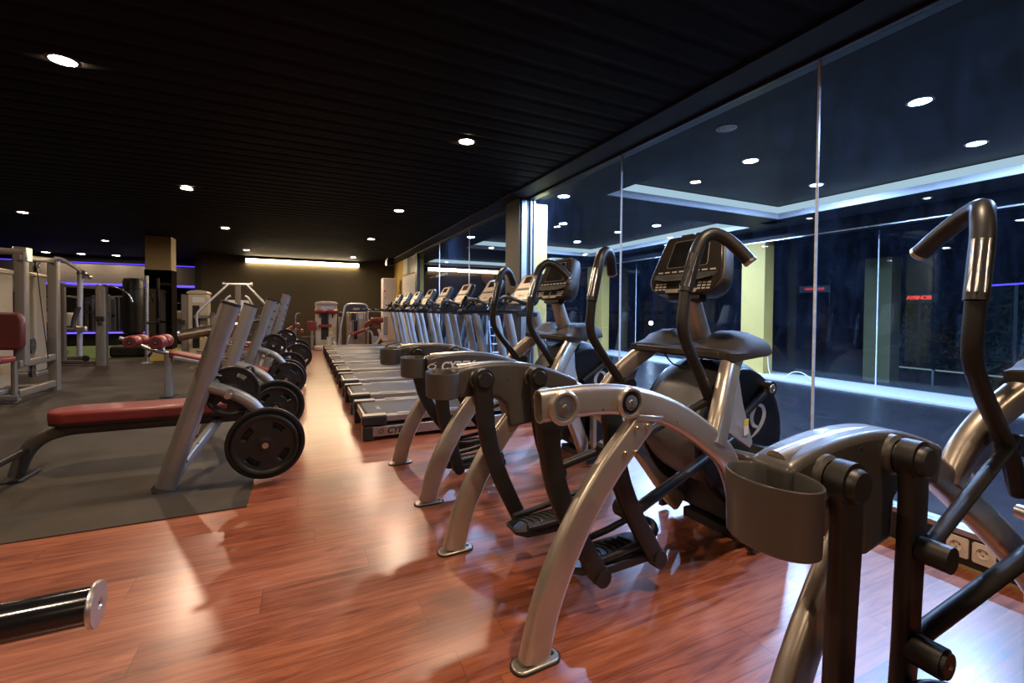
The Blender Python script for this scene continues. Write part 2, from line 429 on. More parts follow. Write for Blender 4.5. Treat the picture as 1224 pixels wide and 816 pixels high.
# warm light slot at the top of the back wall
t = thing('cove_light', 'long warm white light strip along the top of the back wall', 'light', (.05, 14.55, 2.43))
b = BM(); bx(b, -1.50, 1.50, -.035, .04, -.035, .06); obj('light_strip', b, 'cove_warm', t)
b = BM(); bx(b, -1.56, 1.56, -.10, .04, .06, .12); obj('housing', b, 'black', t)
b = BM()
for s in (-1, 1): bx(b, s * 1.53 - .03, s * 1.53 + .03, -.10, .04, -.05, .06)
obj('end_cap', b, 'black', t)

# ------------------------------------------------------------------ glass wall between the gym and the terrace
GX = 2.636
b = BM(); bx(b, 2.60, 2.72, -3.4, 11.2, 0, .14); struct('baseboard_right', b, 'black_frame')
b = BM(); bx(b, 2.594, 2.60, -3.4, 11.2, 0, .012); struct('trim_5', b, 'tan_paint')
b = BM(); bx(b, 2.60, 2.69, -3.4, 11.2, .14, .163); struct('trim_6', b, 'alu')
b = BM(); bx(b, 2.60, 2.70, -3.4, 11.2, 2.515, 2.54); struct('trim_7', b, 'black_frame', bevel=.004)
def pane(n, y0, y1, joint=True):
    b = BM(); bx(b, GX - .005, GX + .005, y0 + .004, y1 - .004, .163, 2.515); w = struct('window_%d' % n, b, 'glass')
    w['label'] = 'floor to ceiling glass pane between the gym and the terrace'
    if joint:
        b = BM(); bx(b, GX - .007, GX + .007, y1 - .005, y1 + .005, .163, 2.515); obj('joint', b, 'silicone', w)
    return w
ys = [-3.4, -1.87, -.145, 1.58, 3.305, 5.16]
for i in range(5): pane(i + 1, ys[i], ys[i + 1], i < 4)
ys = [5.58, 7.436, 9.317, 11.2]
wp = [pane(6 + i, ys[i], ys[i + 1], i < 2) for i in range(3)]
text('lettering', 'ALWAYS POSITIVE', 'white_print', wp[1], frame((GX - .006, 9.15, 1.83), (0, -1, 0), (0, 0, 1)), .075, .0003, spacing=1.5)
b = BM(); bx(b, GX - .0065, GX - .0052, 9.72, 10.1, 1.832, 1.838); obj('lettering', b, 'white_print', wp[2])
b = BM(); bx(b, GX - .0065, GX - .0052, 7.75, 8.2, 1.832, 1.838); obj('lettering', b, 'white_print', wp[1])
b = BM(); bx(b, 2.50, 2.73, 5.16, 5.58, 0, CZ); p_ = struct('wall_post', b, 'brown_frame')
b = BM(); bx(b, 2.53, 2.60, 5.145, 5.16, 0, 2.53); obj('edge_strip', b, 'alu', p_)
b = BM(); bx(b, 2.655, 2.675, 5.14, 5.16, .14, 2.52); bx(b, 2.70, 2.72, 5.14, 5.16, .14, 2.52); obj('edge_strip', b, 'alu', p_)
# panelled end of the right wall
b = BM(); bx(b, 2.64, 2.76, 11.2, 14.6, 0, 2.55); struct('wall_right', b, 'yellow_paint')
d = BM(); bx(d, 2.60, 2.64, 11.42, 13.05, .02, 2.03); d = struct('door_1', d, 'white_panel', bevel=.006)
b = BM(); cyl(b, (2.60, 11.55, 1.02), (2.55, 11.55, 1.02), .011); cyl(b, (2.555, 11.55, 1.02), (2.555, 11.68, 1.02), .010); obj('door_handle', b, 'chrome', d)
b = BM(); bx(b, 2.585, 2.66, 11.2, 11.40, 0, 2.54); struct('trim_8', b, 'black_frame')
b = BM(); bx(b, 2.61, 2.64, 11.45, 12.05, 2.08, 2.52); bx(b, 2.61, 2.64, 12.45, 13.0, 2.08, 2.52); struct('trim_9', b, 'white_panel', bevel=.004)
b = BM(); bx(b, 2.615, 2.64, 12.08, 12.42, 2.08, 2.52); struct('trim_10', b, 'black_frame')
# sockets in the plinth
def socket(y, label):
    t = thing('wall_socket', label, 'socket', (2.60, y, .087), group='sockets in the black plinth')
    def sq(x, hy, hz, cy=0, cz=0, k=None):
        out = []
        for i in range(40):
            a = 2 * PI * i / 40; c_, s_ = math.cos(a), math.sin(a)
            q = k if k else 1 / max(abs(c_) / hy, abs(s_) / hz)
            out.append((x, cy + q * c_, cz + q * s_))
        return out
    b = BM(); loft(b, [sq(0, .037, .043), sq(-.007, .037, .043), sq(-.008, .036, .042), sq(-.008, 1, 1, .004, .004, .0215), sq(-.0085, 1, 1, .004, .004, .0205), sq(-.002, 1, 1, .004, .004, .0185)], caps=False)
    obj('cover_plate', b, 'socket', t, sharp=30)
    b = BM(); cyl(b, (-.0015, .004, .004), (-.0022, .004, .004), .0192, 24); obj('socket_face', b, 'socket', t)
    for dy, dz in ((-.0095, .005), (.0095, .005), (0, -.009)):
        b = BM(); cyl(b, (-.002, .004 + dy, .004 + dz), (-.0028, .004 + dy, .004 + dz), .0030, 10); obj('pin_hole', b, 'black', t)
    b = BM(); cyl(b, (-.008, -.026, -.004), (-.0095, -.026, -.004), .004, 10); obj('screw_cap', b, 'socket', t)
socket(.931, 'ivory wall socket in the black plinth, half behind the black push rod')
socket(.846, 'ivory wall socket in the black plinth, cut by the bronze frame tube')

# ------------------------------------------------------------------ terrace beyond the glass
b = BM(); bx(b, 2.72, 7.0, -3.4, 14.7, -.08, -.005); struct('floor_terrace', b, 'tile_dark')
b = BM(); bx(b, 7.0, 7.9, -3.4, 14.7, -.08, .02); struct('trim_11', b, 'strip_white', label='pale strip along the terrace facade')
b = BM(); bx(b, 7.9, 40, -20, 45, -.2, -.08); struct('ground', b, 'asphalt')
TR = [(3.43, 6.70, -2.2, 4.60), (3.43, 6.95, 5.25, 9.95), (3.43, 6.95, 10.6, 14.2)]
TZ0, TZ1 = 2.55, 2.75
b = BM(); bx(b, 2.76, 3.43, -3.4, 14.7, TZ0, TZ1 + .1)
bx(b, 6.70, 7.65, -3.4, 4.93, TZ0, TZ1 + .1); bx(b, 6.95, 7.65, 4.93, 14.7, TZ0, TZ1 + .1)
prevy = -3.4
for x0, x1, y0, y1 in TR:
    bx(b, 3.43, x1, prevy, y0, TZ0, TZ1 + .1); prevy = y1
bx(b, 3.43, 6.95, prevy, 14.7, TZ0, TZ1 + .1)
bx(b, 3.3, 7.1, -3.4, 14.7, TZ1, TZ1 + .1)
struct('ceiling_terrace', b, 'terrace_ceiling')
for i, (x0, x1, y0, y1) in enumerate(TR):
    t = thing('cove_strip', ['white cove light around the ceiling tray nearest the camera', 'white cove light around the middle ceiling tray of the terrace', 'white cove light around the ceiling tray at the terrace far end'][i], 'light', (x0, y0, TZ0), group='cove lights in the terrace ceiling')
    a, c = x1 - x0, y1 - y0
    b = BM()
    for q in ((0, a, c - .012, c), (a - .012, a, 0, c - .012)):
        bx(b, q[0], q[1], q[2], q[3], .085, .19)
    obj('light_strip', b, 'cove_cool', t)
    b = BM()
    for q in ((-.0, a, c - .03, c), (a - .03, a, 0, c - .03)):
        bx(b, q[0], q[1], q[2], q[3], .001, .085)
    obj('lip', b, 'white_panel', t)
b = BM(); bx(b, 7.40, 7.66, -3.4, 14.7, 2.36, 2.56); p_ = struct('trim_12', b, 'terrace_ceiling')
b = BM(); bx(b, 7.385, 7.40, -3.4, 14.7, 2.345, 2.362); obj('edge_strip', b, 'alu', p_)
ys = [-3.4, .2, 2.0, 3.79, 5.6, 7.4, 9.2, 11.0, 12.8, 14.7]
for i in range(9):
    b = BM(); bx(b, 7.845, 7.855, ys[i] + .005, ys[i + 1] - .005, .02, 2.36); w = struct('window_%d' % (20 + i), b, 'glass_out')
    b = BM(); bx(b, 7.842, 7.858, ys[i + 1] - .006, ys[i + 1] + .006, .02, 2.36); obj('joint', b, 'silicone', w)
    if i == 7: text('lettering', 'FL', 'white_print', w, frame((7.84, 12.6, .98), (0, -1, 0), (0, 0, 1)), .22, .0005, bold=.006)
b = BM(); bx(b, 7.84, 7.95, -3.4, 14.7, 2.36, 2.6); struct('trim_13', b, 'terrace_ceiling')
M['dim_yellow'] = pbr('dimmed_yellow_paint', (.20, .15, .05), .8, var=.15, vscale=5)  # column yellow darkened so the street column looks dimly lit
def column(i, x0, x1, y0, y1, z):
    b = BM(); bx(b, x0, x1, y0, y1, -.08, z); struct('wall_column_%s' % i, b, 'yellow_paint', bevel=.004)
column('a', 7.40, 7.64, 5.30, 5.76, 2.36); column('b', 7.40, 7.64, 10.05, 10.75, 2.36); column('c', 7.40, 7.64, .9, 1.3, 2.36)
b = BM(); bx(b, 2.735, 2.93, 5.20, 5.60, 0, 2.50); struct('wall_column_d', b, 'yellow_paint')
b = BM(); bx(b, 9.0, 9.3, 4.15, 4.55, -.08, 2.06); struct('wall_column_e', b, 'dim_yellow')
# far end wall of the terrace, with a lit doorway
b = BM(); bx(b, 2.76, 7.9, 14.7, 14.85, -.08, 2.9); struct('wall_terrace', b, 'terrace_ceiling')
b = BM(); bx(b, 2.76, 7.9, -3.6, -3.4, -.08, 2.9); struct('wall_terrace_near', b, 'terrace_ceiling')
# air outlet in the terrace ceiling
t = thing('ceiling_vent', 'small round white air vent in the dark terrace ceiling', 'vent', (3.02, 2.51, TZ0))
b = BM(); lathe(b, [(.075, 0), (.075, -.006), (.062, -.008), (.060, 0)], (0, 0, 0), (0, 0, 1), 32); obj('rim', b, 'lamp_trim', t)
b = BM()
for r in (.045, .028, .010): lathe(b, [(r + .007, -.001), (r + .007, -.006), (r - .004, -.006), (r - .004, -.001)], (0, 0, 0), (0, 0, 1), 24)
obj('louvre', b, 'lamp_trim', t)

# ------------------------------------------------------------------ downlights
def downlight(loc, m, label, group, trim='lamp_trim_dark', r=.060):
    t = thing('downlight', label, 'ceiling lamp', loc, group=group)
    b = BM(); lathe(b, [(r + .022, 0), (r + .022, -.006), (r + .002, -.010), (r, -.002)], (0, 0, 0), (0, 0, 1), 28); obj('trim_ring', b, trim, t)
    b = BM(); lathe(b, [(0, -.004), (r, -.004)], (0, 0, 0), (0, 0, 1), 24); obj('lens', b, m, t)
nth = ['overhead and out of view', 'first in view from the camera', 'second in view from the camera', 'third in view from the camera', 'fourth in view from the camera', 'added out of view behind the camera']
for row, x, ys, gl in (('over the benches', -1.285, [.6, 3.55, 6.67, 9.64, 13.0, -2.4], 'a'), ('over the treadmill decks', 1.28, [.6, 3.70, 6.71, 9.68, 13.3, -2.4], 'b'), ('far to the left', -3.93, [3.55, 6.6, 9.51, 12.7], 'c')):  # last lamp of the first two rows is unseen, added to light camera-facing surfaces
    for i, y in enumerate(ys):
        downlight((x, y, CZ), 'lamp_warm' if x > -3 else 'lamp_left', 'warm ceiling downlight %s, %s' % (row, nth[i]), 'warm downlights in the black ceiling')
for i, x in enumerate([-6.25, -5.53, -4.78, -4.0]):
    downlight((x, 16.2, CZ), 'lamp_wash', 'warm downlight washing the grey bulkhead, %s of four from the left' % ['first', 'second', 'third', 'fourth'][i], 'downlights washing the grey bulkhead', r=.09)
cool = [(4.33, 1.84, TZ1), (4.40, 3.34, TZ1), (5.87, 2.05, TZ1), (5.97, 3.59, TZ1), (2.98, 4.87, TZ0), (3.01, 8.40, TZ0), (4.44, 7.27, TZ1), (5.89, 9.0, TZ1), (5.93, 7.53, TZ1), (6.12, 6.62, TZ1), (6.14, 5.85, TZ1), (4.3, .3, TZ1)]
cl = ['largest of the four in the near ceiling tray', 'in the near tray, left of the one on the glass joint', 'at the right edge of the near ceiling tray', 'in the near ceiling tray right on a glass joint',
      'in the strip of ceiling beside the lit yellow column', 'behind the second glass section above the treadmills', 'second under the one by the lit yellow column', 'lowest and smallest by the yellow column',
      'just left of a glass joint in the middle tray', 'in the middle tray between two others in a row', 'in the middle tray nearest its right end', 'of the near tray outside the picture']
for p, l in zip(cool, cl): downlight(p, 'lamp_cool', 'cool white terrace downlight ' + l, 'cool downlights in the terrace ceiling', 'lamp_trim', .065)
for i, p in enumerate([(7.0, 4.3, TZ0), (7.05, 2.9, TZ0), (7.1, 7.4, TZ0)]):
    downlight(p, 'lamp_soft', 'small warm spot in the terrace ceiling edge, ' + ['beside the tray corner', 'above the grip end of the near handlebar', 'left of the middle console'][i], 'small spots at the terrace ceiling edge', 'lamp_trim', .03)

# ------------------------------------------------------------------ street beyond the facade
def bush(loc, r, h, n, label):
    t = thing('bush', label, 'bush', loc, group='bushes beyond the terrace facade')
    b = BM()
    for i in range(n):
        a = random.uniform(0, 2 * PI); q = random.random() ** .5; z = random.random()
        k = math.sin(PI * min(1, .15 + .85 * z)) ** .5
        p = V((math.cos(a) * q * r * k, math.sin(a) * q * r * k, .1 + z * h))
        s = random.uniform(.05, .11); u = V((random.gauss(0, 1), random.gauss(0, 1), random.gauss(0, 1))).normalized(); w = u.orthogonal().normalized()
        b.faces.new([b.verts.new(p - u * s), b.verts.new(p + w * s * .4 + u * s * .1), b.verts.new(p + u * s), b.verts.new(p - w * s * .4 + u * s * .1)])
    f = obj('foliage', b, 'leaf', t); f['kind'] = 'stuff'
    b = BM(); 
    for k in range(4): tube(b, [(0, 0, 0), (.1 * math.cos(k * 1.6), .1 * math.sin(k * 1.6), h * .4), (r * .4 * math.cos(k * 1.6), r * .4 * math.sin(k * 1.6), h * .8)], .025, 6, 3)
    obj('stem', b, 'bark', t)
bush((10.4, 3.1, -.08), .65, 1.7, 1500, 'leafy dark bush outside, behind the near upright handlebar')
bush((11.2, 4.6, -.08), .6, 1.4, 1100, 'leafy dark bush outside, under the red LED sign')
bush((10.2, 1.7, -.08), .6, 1.6, 1000, 'leafy dark bush outside at the right edge of the view')
t = thing('led_sign', 'red LED text sign glowing outside right of the dim yellow column', 'sign', (9.6, 4.03, 1.38))
b = BM(); bx(b, .01, .05, -.26, .26, -.07, .07); obj('housing', b, 'black', t)
b = BM(); bx(b, .02, .04, -.02, .02, -1.46, -.07); obj('pole', b, 'black', t)
text('letters', 'AYRIINC:SS', 'led_red', t, frame((.008, 0, 0), (0, -1, 0), (0, 0, 1)), .085, .0005, bold=.004, spacing=.8)
t = thing('led_sign', 'red LED text sign glowing outside on a glass joint, left of the dim column', 'sign', (9.6, 5.78, 1.60))
b = BM(); bx(b, .01, .05, -.3, .3, -.07, .07); obj('housing', b, 'black', t)
b = BM(); bx(b, .02, .04, -.02, .02, -1.68, -.07); obj('pole', b, 'black', t)
text('letters', 'VAINASE-LINE', 'led_red', t, frame((.008, 0, 0), (0, -1, 0), (0, 0, 1)), .075, .0005, spacing=.85)
t = thing('blue_reflection', 'blue LED strip reflection made as a glowing line outside, right of the near upright handlebar', 'light', (9.2, 2.75, 1.54))  # stands in for a reflection of the blue LED strips; tube and pole made up
b = BM(); tube(b, [(0, -.5, .02), (0, .28, -.01)], .012, 8); obj('tube', b, 'led_blue', t)
b = BM(); bx(b, .01, .03, -.02, .02, -1.62, 0); obj('pole', b, 'black', t)
t = thing('guard_rail', 'horizontal guard rail given a dim glow outside beyond the terrace', 'railing', (9.4, 3.9, -.08))
b = BM(); tube(b, [(0, .55, .26), (0, -.15, .26)], .012, 8); tube(b, [(0, -.2, .26), (0, -1.6, .26)], .012, 8); obj('rail', b, 'glow_dim', t)  # rail gives off a dim glow in place of light falling on it
for q in (.5, -.17, -.8, -1.55):
    b = BM(); bx(b, -.015, .015, q - .015, q + .015, 0, .26); obj('post', b, 'alu', t)
t = thing('floodlight', 'bright white floodlight shining from outside left of the middle console', 'lamp', (9.0, 9.9, .776))
b = BM(); lathe(b, [(0, -.004), (.055, -.004)], (0, 0, 0), (.7, .75, 0), 20); obj('lens', b, 'glow_white', t)
b = BM(); lathe(b, [(.07, -.012), (.07, .05), (.03, .09), (0, .09)], (0, 0, 0), (.7, .75, 0), 20); obj('housing', b, 'black', t)
b = BM(); cyl(b, (.05, .06, -.856), (.05, .06, .02), .02); obj('pole', b, 'black', t)
t = thing('road_sign', 'round red road sign on a pale pole beyond the second glass section', 'sign', (5.4, 13.45, 0))
b = BM(); lathe(b, [(0, 0), (.20, 0), (.20, .012), (0, .012)], (0, 0, 2.17), (-.37, -.93, 0), 32); obj('face', b, 'lit_red', t)
b = BM(); bx(b, -.03, .03, .01, .07, 0, 2.3); obj('pole', b, 'white_panel', t)
t = thing('step_ladder', 'blue grey steel step ladder with pale rungs, seen between the treadmill uprights', 'ladder', (4.1, 9.9, 0))
b = BM()
for s in (-.16, .16):
    tube(b, [(s - .0, .35, 0), (s * .5, 0, .85)], .018, 8); tube(b, [(s, -.35, 0), (s * .5, 0, .85)], .018, 8)
obj('frame', b, 'steel_blue', t)
b = BM()
for k in range(4):
    f = k / 4.5; bx(b, -.14 + .07 * f, .14 - .07 * f, -.38 + .35 * f, -.30 + .35 * f, .12 + .19 * k, .14 + .19 * k)
obj('rung', b, 'white_panel', t)

# ------------------------------------------------------------------ arc trainers
def arc_trainer(loc, label, rotz=0., drop=0., bare_near=False, ph=(.24, .20), hph=(0, -8), flare=0., cupz=.722):
    t = thing('arc_trainer', label, 'elliptical trainer', loc, group='arc trainers in front of the glass wall')
    t.rotation_euler.z = math.radians(rotz)
    W = .365
    def zd(x, z): return z - drop * max(0, min(1.2, (1.55 - x) / .8)) * min(1, max(0, z / .6))   # a slightly lower rear frame
    HUB1, HUB2 = (.758, zd(.758, .792)), (1.035, zd(1.035, .785))
    arm_path = [(.668, .802), (.75, .806), (.85, .808), (.95, .803), (1.06, .785), (1.17, .752), (1.28, .703), (1.40, .632), (1.52, .543), (1.62, .448), (1.71, .338), (1.79, .21), (1.85, .11), (1.90, .06)]
    def armp(s): return [(p[0], s * (W - .17 * max(0, min(1, (p[0] - 1.50) / .37)) ** 1.3), zd(p[0], p[1])) for p in arm_path]
    leg_path = [(1.10, .72), (1.03, .655), (.95, .575), (.875, .485), (.805, .38), (.745, .27), (.695, .15), (.660, .012)]
    for s in (-1, 1):
        y = s * W; bare = bare_near and s < 0
        # side arm
        b = BM(); sec = rrect(.052, .104, .025, 6)
        if bare:
            P = cr(armp(s), 5); rings = sweep(b, P, sec, ref=(0, 1, 0), caps=(False, True))
            inner = rrect(.042, .094, .02, 6)
            r2 = sweep(b, cr(armp(s), 5)[:5], inner, ref=(0, 1, 0), caps=(False, True))
            n = len(sec)
            for j in range(n): b.faces.new((rings[0][j], r2[0][j], r2[0][(j + 1) % n], rings[0][(j + 1) % n]))
        else:
            sweep(b, cr(armp(s), 5), sec, ref=(0, 1, 0))
        arm = obj('side_arm', b, 'champagne', t)
        # leg with its bolted foot plate
        b = BM(); sweep(b, cr(xz([(p[0], zd(p[0], p[1])) for p in leg_path], y), 5), rrect(.050, .102, .018, 4), ref=(0, 1, 0)); leg = obj('leg', b, 'champagne', t)
        b = BM()
        prof = [(.616 + .03 * math.cos(a), y + .034 * math.sin(a)) for a in [PI / 2 + PI * i / 8 for i in range(9)]] + [(.715 + .032 * math.cos(a), y + .034 * math.sin(a)) for a in [-PI / 2 + PI * i / 8 for i in range(9)]]
        prism(b, prof, 0, .011, 'z'); obj('foot_plate', b, 'champagne', leg, bevel=.004)
        b = BM(); cyl(b, (.722, y, .0111), (.722, y, .012), .011, 14); obj('bolt_hole', b, 'black', leg)
        b = BM(); prism(b, [(q[0], q[1]) for q in [((p[0] - .66) * 1.06 + .66, (p[1] - y) * 1.12 + y) for p in prof]], -.001, .006, 'z'); obj('rubber_pad', b, 'rubber_black', leg)
        if bare:
            # naked linkage: bracket, bolts and hub caps
            b = BM(); box(b, (1.105, y, .728), (.13, .058, .022), Matrix.Rotation(math.radians(8), 3, 'Y')); obj('bracket', b, 'champagne', leg, bevel=.005)
            for k, (px, pz) in enumerate([(1.045, .700), (1.093, .703), (.995, .620), (1.040, .618)]):
                b = BM(); lathe(b, [(0, .007), (.006, .007), (.0085, .004), (.0085, 0)], (px, y - .026, pz), (0, -1, 0), 12); obj('bolt', b, 'brass', leg)
            for k, (hx, hz) in enumerate((HUB1, HUB2)):
                hx = (.744, 1.013)[k]; hz = (.798, .791)[k]
                b = BM(); lathe(b, [(.056, 0), (.056, .006), (.050, .012), (.043, .012), (.041, .004), (0, .004)], (hx, y - .026, hz), (0, -1, 0), 36); hub = obj('hub_ring', b, 'champagne', arm)
                b = BM(); lathe(b, [(.040, .003), (.036, .008), (.030, .008), (.029, .005), (0, .005)], (hx, y - .026, hz), (0, -1, 0), 32); obj('bearing', b, ['zinc', 'gloss_black'][k], hub)
                b = BM(); lathe(b, [(.027, .004), (.026, .010), (.012, .011), (.011, .016), (0, .019)], (hx, y - .026, hz), (0, -1, 0), 24); obj('bolt', b, 'zinc', hub)
            for hx, hz in ((.90, .777), (1.24, .70)):
                b = BM(); cyl(b, (hx, y - .0262, hz), (hx, y - .0255, hz), .0035, 10); obj('screw_hole', b, 'black', arm)
        else:
            top = [(.640, .834), (.70, .848), (.80, .857), (.92, .856), (1.04, .842), (1.14, .816), (1.24, .780), (1.31, .750)]
            bot = [(1.285, .640), (1.20, .675), (1.10, .695), (1.06, .66), (1.052, .560), (.925, .545), (.915, .60), (.895, .66), (.85, .695), (.78, .705), (.70, .708), (.640, .716)]
            T = cr([(p[0], 0, zd(*p)) for p in top], 3); bot = [(p[0], zd(*p)) for p in bot]
            prof = [(p.x, p.z) for p in T] + bot
            b = BM(); prism(b, prof, y - .052, y + .052, 'y')
            sh = obj('shroud', b, 'shroud', t, bevel=.018, seg=4)
            # cup holder at the rear end
            b = BM(); n = 36
            cx, rx, ry = .585, .068, .098; zc = zd(cx, .81) - .81
            def ell(k, z, dx=0): return [(cx + dx + rx * k * math.cos(2 * PI * i / n), y - s * .046 + ry * k * math.sin(2 * PI * i / n), z + zc) for i in range(n)]
            loft(b, [ell(.93, cupz), ell(.985, cupz + .004), ell(1.015, .78), ell(1.03, .823), ell(1.025, .829), ell(1.0, .831), ell(.97, .826), ell(.93, cupz + .014), ell(.3, cupz + .012)])
            obj('cup_holder', b, 'shroud', t)
            if s < 0:
                m = frame((.60, y - .0526, .775), (1, 0, 0), (0, 0, 1)); b = BM(); swirl(b, frame((.665, y - .0526, .784), (1, 0, 0), (0, 0, 1)), .038, 1.35, .62); obj('emblem', b, 'white_print', sh)
                text('wordmark', 'CYBEX', 'white_print', sh, frame((.815, y - .0526, .782), (1, 0, 0), (0, 0, 1)), .064, .0006, shear=.22, bold=.002, spacing=1.02)
            # pivot pins on the inner face
            for hx, hz in (HUB1, HUB2):
                b = BM(); lathe(b, [(.052, -.02), (.050, .010), (.042, .018), (.040, .014)], (hx, y - s * .05, hz), (0, -s, 0), 30); obj('pin_collar', b, 'shroud', sh)
                b = BM(); lathe(b, [(.037, -.005), (.037, .072), (.032, .080), (0, .080)], (hx, y - s * .05, hz), (0, -s, 0), 30); obj('pivot_pin', b, 'dark_link', sh)
            b = BM(); cyl(b, (.90, y - s * .0515, .775), (.90, y - s * .0535, .775), .004, 10); obj('screw_hole', b, 'black', sh)
    # four pedal links, two pedals
    for s in (-1, 1):
        y = s * (W - .095); d = ph[0] if s < 0 else ph[1]
        low = []
        for k, (hx, hz) in enumerate((HUB1, HUB2)):
            P = cr([(hx, y, hz + .012), (hx + .005, y, hz - .10), (hx + .16 * d, y, hz - .28), (hx + .47 * d, y, hz - .45), (hx + d, y, .135)], 6)
            b = BM(); sweep(b, P, rrect(.036, .092, .017, 4), ref=(0, 1, 0), scale=[(1, 1 - .22 * i / (len(P) - 1)) for i in range(len(P))])
            cyl(b, (hx, y - .0185, hz), (hx, y + .0185, hz), .048, 24)
            cyl(b, (hx + d, y - .024, .135), (hx + d, y + .024, .135), .033, 20)
            obj('pedal_link', b, 'dark_link', t); low.append(hx + d)
        # pedal
        x0, x1 = low[0] - .10, low[1] + .02
        yc = y - s * .105
        b = BM(); xs = [x0, x0 + .05, x0 + .14, x1 - .12, x1 - .02, x1 + .04]; hw = [.045, .066, .073, .076, .074, .05]
        R = []
        for xx, w in zip(xs, hw): R.append([(xx, yc - w, .125 + (.015 if xx == x0 else 0)), (xx, yc + w, .125 + (.015 if xx == x0 else 0)), (xx, yc + w * 1.03, .158), (xx, yc - w * 1.03, .158)])
        loft(b, R); ped = obj('pedal', b, 'black', t, bevel=.006)
        b = BM()
        Pp = [(xs[1], yc - .066, .168), (xs[2], yc - .073, .172), (xs[3], yc - .076, .186), (x1, yc - .070, .212), (x1 + .045, yc, .222), (x1, yc + .070, .212), (xs[3], yc + .076, .186), (xs[2], yc + .073, .172), (xs[1], yc + .066, .168)]
        sweep(b, cr(Pp, 4), rrect(.014, .055, .006, 2), ref=(0, 0, 1), scale=None) if False else tube(b, Pp, .014, 10, 4)
        obj('pedal_rim', b, 'black', ped)
        b = BM()
        for k in range(9):
            xx = x0 + .07 + k * .032
            tube(b, [(xx - .012, yc - .055, .160), (xx + .012, yc, .161), (xx - .012, yc + .055, .160)], .004, 6, 3)
        obj('tread_rib', b, 'rubber_black', ped)
        b = BM(); prism(b, [(low[0] - .03, .115), (low[1] + .03, .115), (low[1] + .03, .168), (low[1] - .03, .150), (low[0] + .05, .150), (low[0] - .03, .165)], y - s * .016, y - s * .045, 'y'); obj('side_plate', b, 'black', ped, bevel=.006)
        # push rods to the crank and to the handle lever
        fx = HUB2[0]
        a = V((fx + .47 * d, y - s * .004, HUB2[1] - .45)); c = V((1.86, s * .175, .52))
        b = BM(); cyl(b, a + (c - a) * .02, c, .022, 18); rod = obj('push_rod', b, 'dark_link', t)
        b = BM(); cyl(b, a, a - V((0, s * .072, 0)), .036, 24); cyl(b, a - V((0, s * .07, 0)), a - V((0, s * .080, 0)), .030, 24); obj('rod_end', b, 'dark_link', rod)
        b = BM(); lathe(b, [(.006, 0), (.004, .004), (0, .005)], a - V((0, s * .080, 0)), (0, -s, 0), 10); obj('bolt', b, 'zinc', rod)
        a = V((fx + .10 * d, y - s * .03, HUB2[1] - .21)); c = V((1.585, s * .262, .735))
        b = BM(); cyl(b, a, c, .0165, 16); rod = obj('push_rod', b, 'dark_link', t)
        b = BM(); cyl(b, a + V((0, s * .01, 0)), a - V((0, s * .05, 0)), .031, 20); obj('rod_end', b, 'dark_link', rod)
        # moving handlebar
        ang = math.radians(hph[0] if s < 0 else hph[1]); piv = V((1.615, 0, .60))
        H = [(1.625, .265, .56), (1.585, .265, .70), (1.520, .27, .83), (1.455, .27, .945), (1.418, .268, 1.05), (1.445, .262, 1.19)]
        G = [(1.445, .262, 1.19), (1.480, .262, 1.275), (1.512, .262, 1.352), (1.545, .270, 1.405), (1.590, .285, 1.425), (1.632, .310, 1.404), (1.664, .343, 1.358), (1.690, .375, 1.305)]
        def rotp(p):
            if p[1] > .283: p = (p[0] - flare * .5 * (p[1] - .283), p[1] + flare * (p[1] - .283), p[2])
            x, z = p[0] - piv.x, p[2] - piv.z
            return (piv.x + x * math.cos(ang) + z * math.sin(ang), s * p[1], piv.z - x * math.sin(ang) + z * math.cos(ang))
        b = BM(); tube(b, [rotp(p) for p in H], .0225, 16, 6); hb = obj('handlebar', b, 'dark_link', t)
        b = BM(); tube(b, [rotp(p) for p in G], .0265, 18, 6); grip = obj('grip', b, 'black', hb)
        e0, e1 = V(rotp(G[-2])), V(rotp(G[-1])); dd = (e1 - e0).normalized()
        b = BM(); lathe(b, [(.0270, -.006), (.0275, .004), (.022, .010), (.006, .010), (.005, .007), (0, .007)], e1, dd, 20); obj('end_cap', b, 'zinc', grip)
        a, c = V(rotp(G[0])), V(rotp(G[2])); ax = (c - a).normalized(); a = a + ax * .02
        for k in (-.35, .35, 1.05):
            off = V((-math.cos(k), -s * math.sin(k) if s > 0 else math.sin(k) * -1, 0)); off = (off - ax * off.dot(ax)).normalized() * .0225
            b = BM(); sweep(b, [a + off, a + ax * .145 + off], rrect(.010, .014, .004, 3)); obj('pulse_plate', b, 'chrome', grip)
        b = BM(); cyl(b, (1.60, s * .245, .715), (1.60, s * .30, .715), .032, 20); pv = obj('pivot_hub', b, 'black', hb)
        b = BM(); cyl(b, (1.60, s * .30, .715), (1.60, s * .304, .715), .009, 12); obj('bolt', b, 'zinc', pv)
    # A-frame tubes with gussets
    for s in (-1, 1):
        y = s * .325
        P = [(1.47, s * .365, .585), (1.525, s * .35, .69), (1.60, s * .315, .79), (1.70, s * .265, .885), (1.78, s * .235, .945)]
        b = BM(); sweep(b, cr(P, 5), rrect(.062, .098, .028, 5), ref=(0, 1, 0)); fr = obj('support_tube', b, 'champagne', t)
        b = BM(); loft(b, [[(x, s * (yy + o), z) for x, z, yy in ((1.535, .63, .352), (1.655, .83, .30), (1.70, .855, .285), (1.68, .72, .325), (1.705, .56, .355), (1.685, .54, .358))] for o in (-.008, .012)]); obj('gusset', b, 'silver', fr, bevel=.003)
        b = BM(); prism(b, [(1.645, .655), (1.672, .66), (1.672, .60), (1.645, .595)], s * .367, s * .3685, 'y'); st = obj('warning_sticker', b, 'white_print', fr)
        b = BM(); prism(b, [(1.645, .658), (1.672, .663), (1.672, .640), (1.645, .636)], s * .3675, s * .369, 'y'); obj('sticker_band', b, 'yellow_print', st)
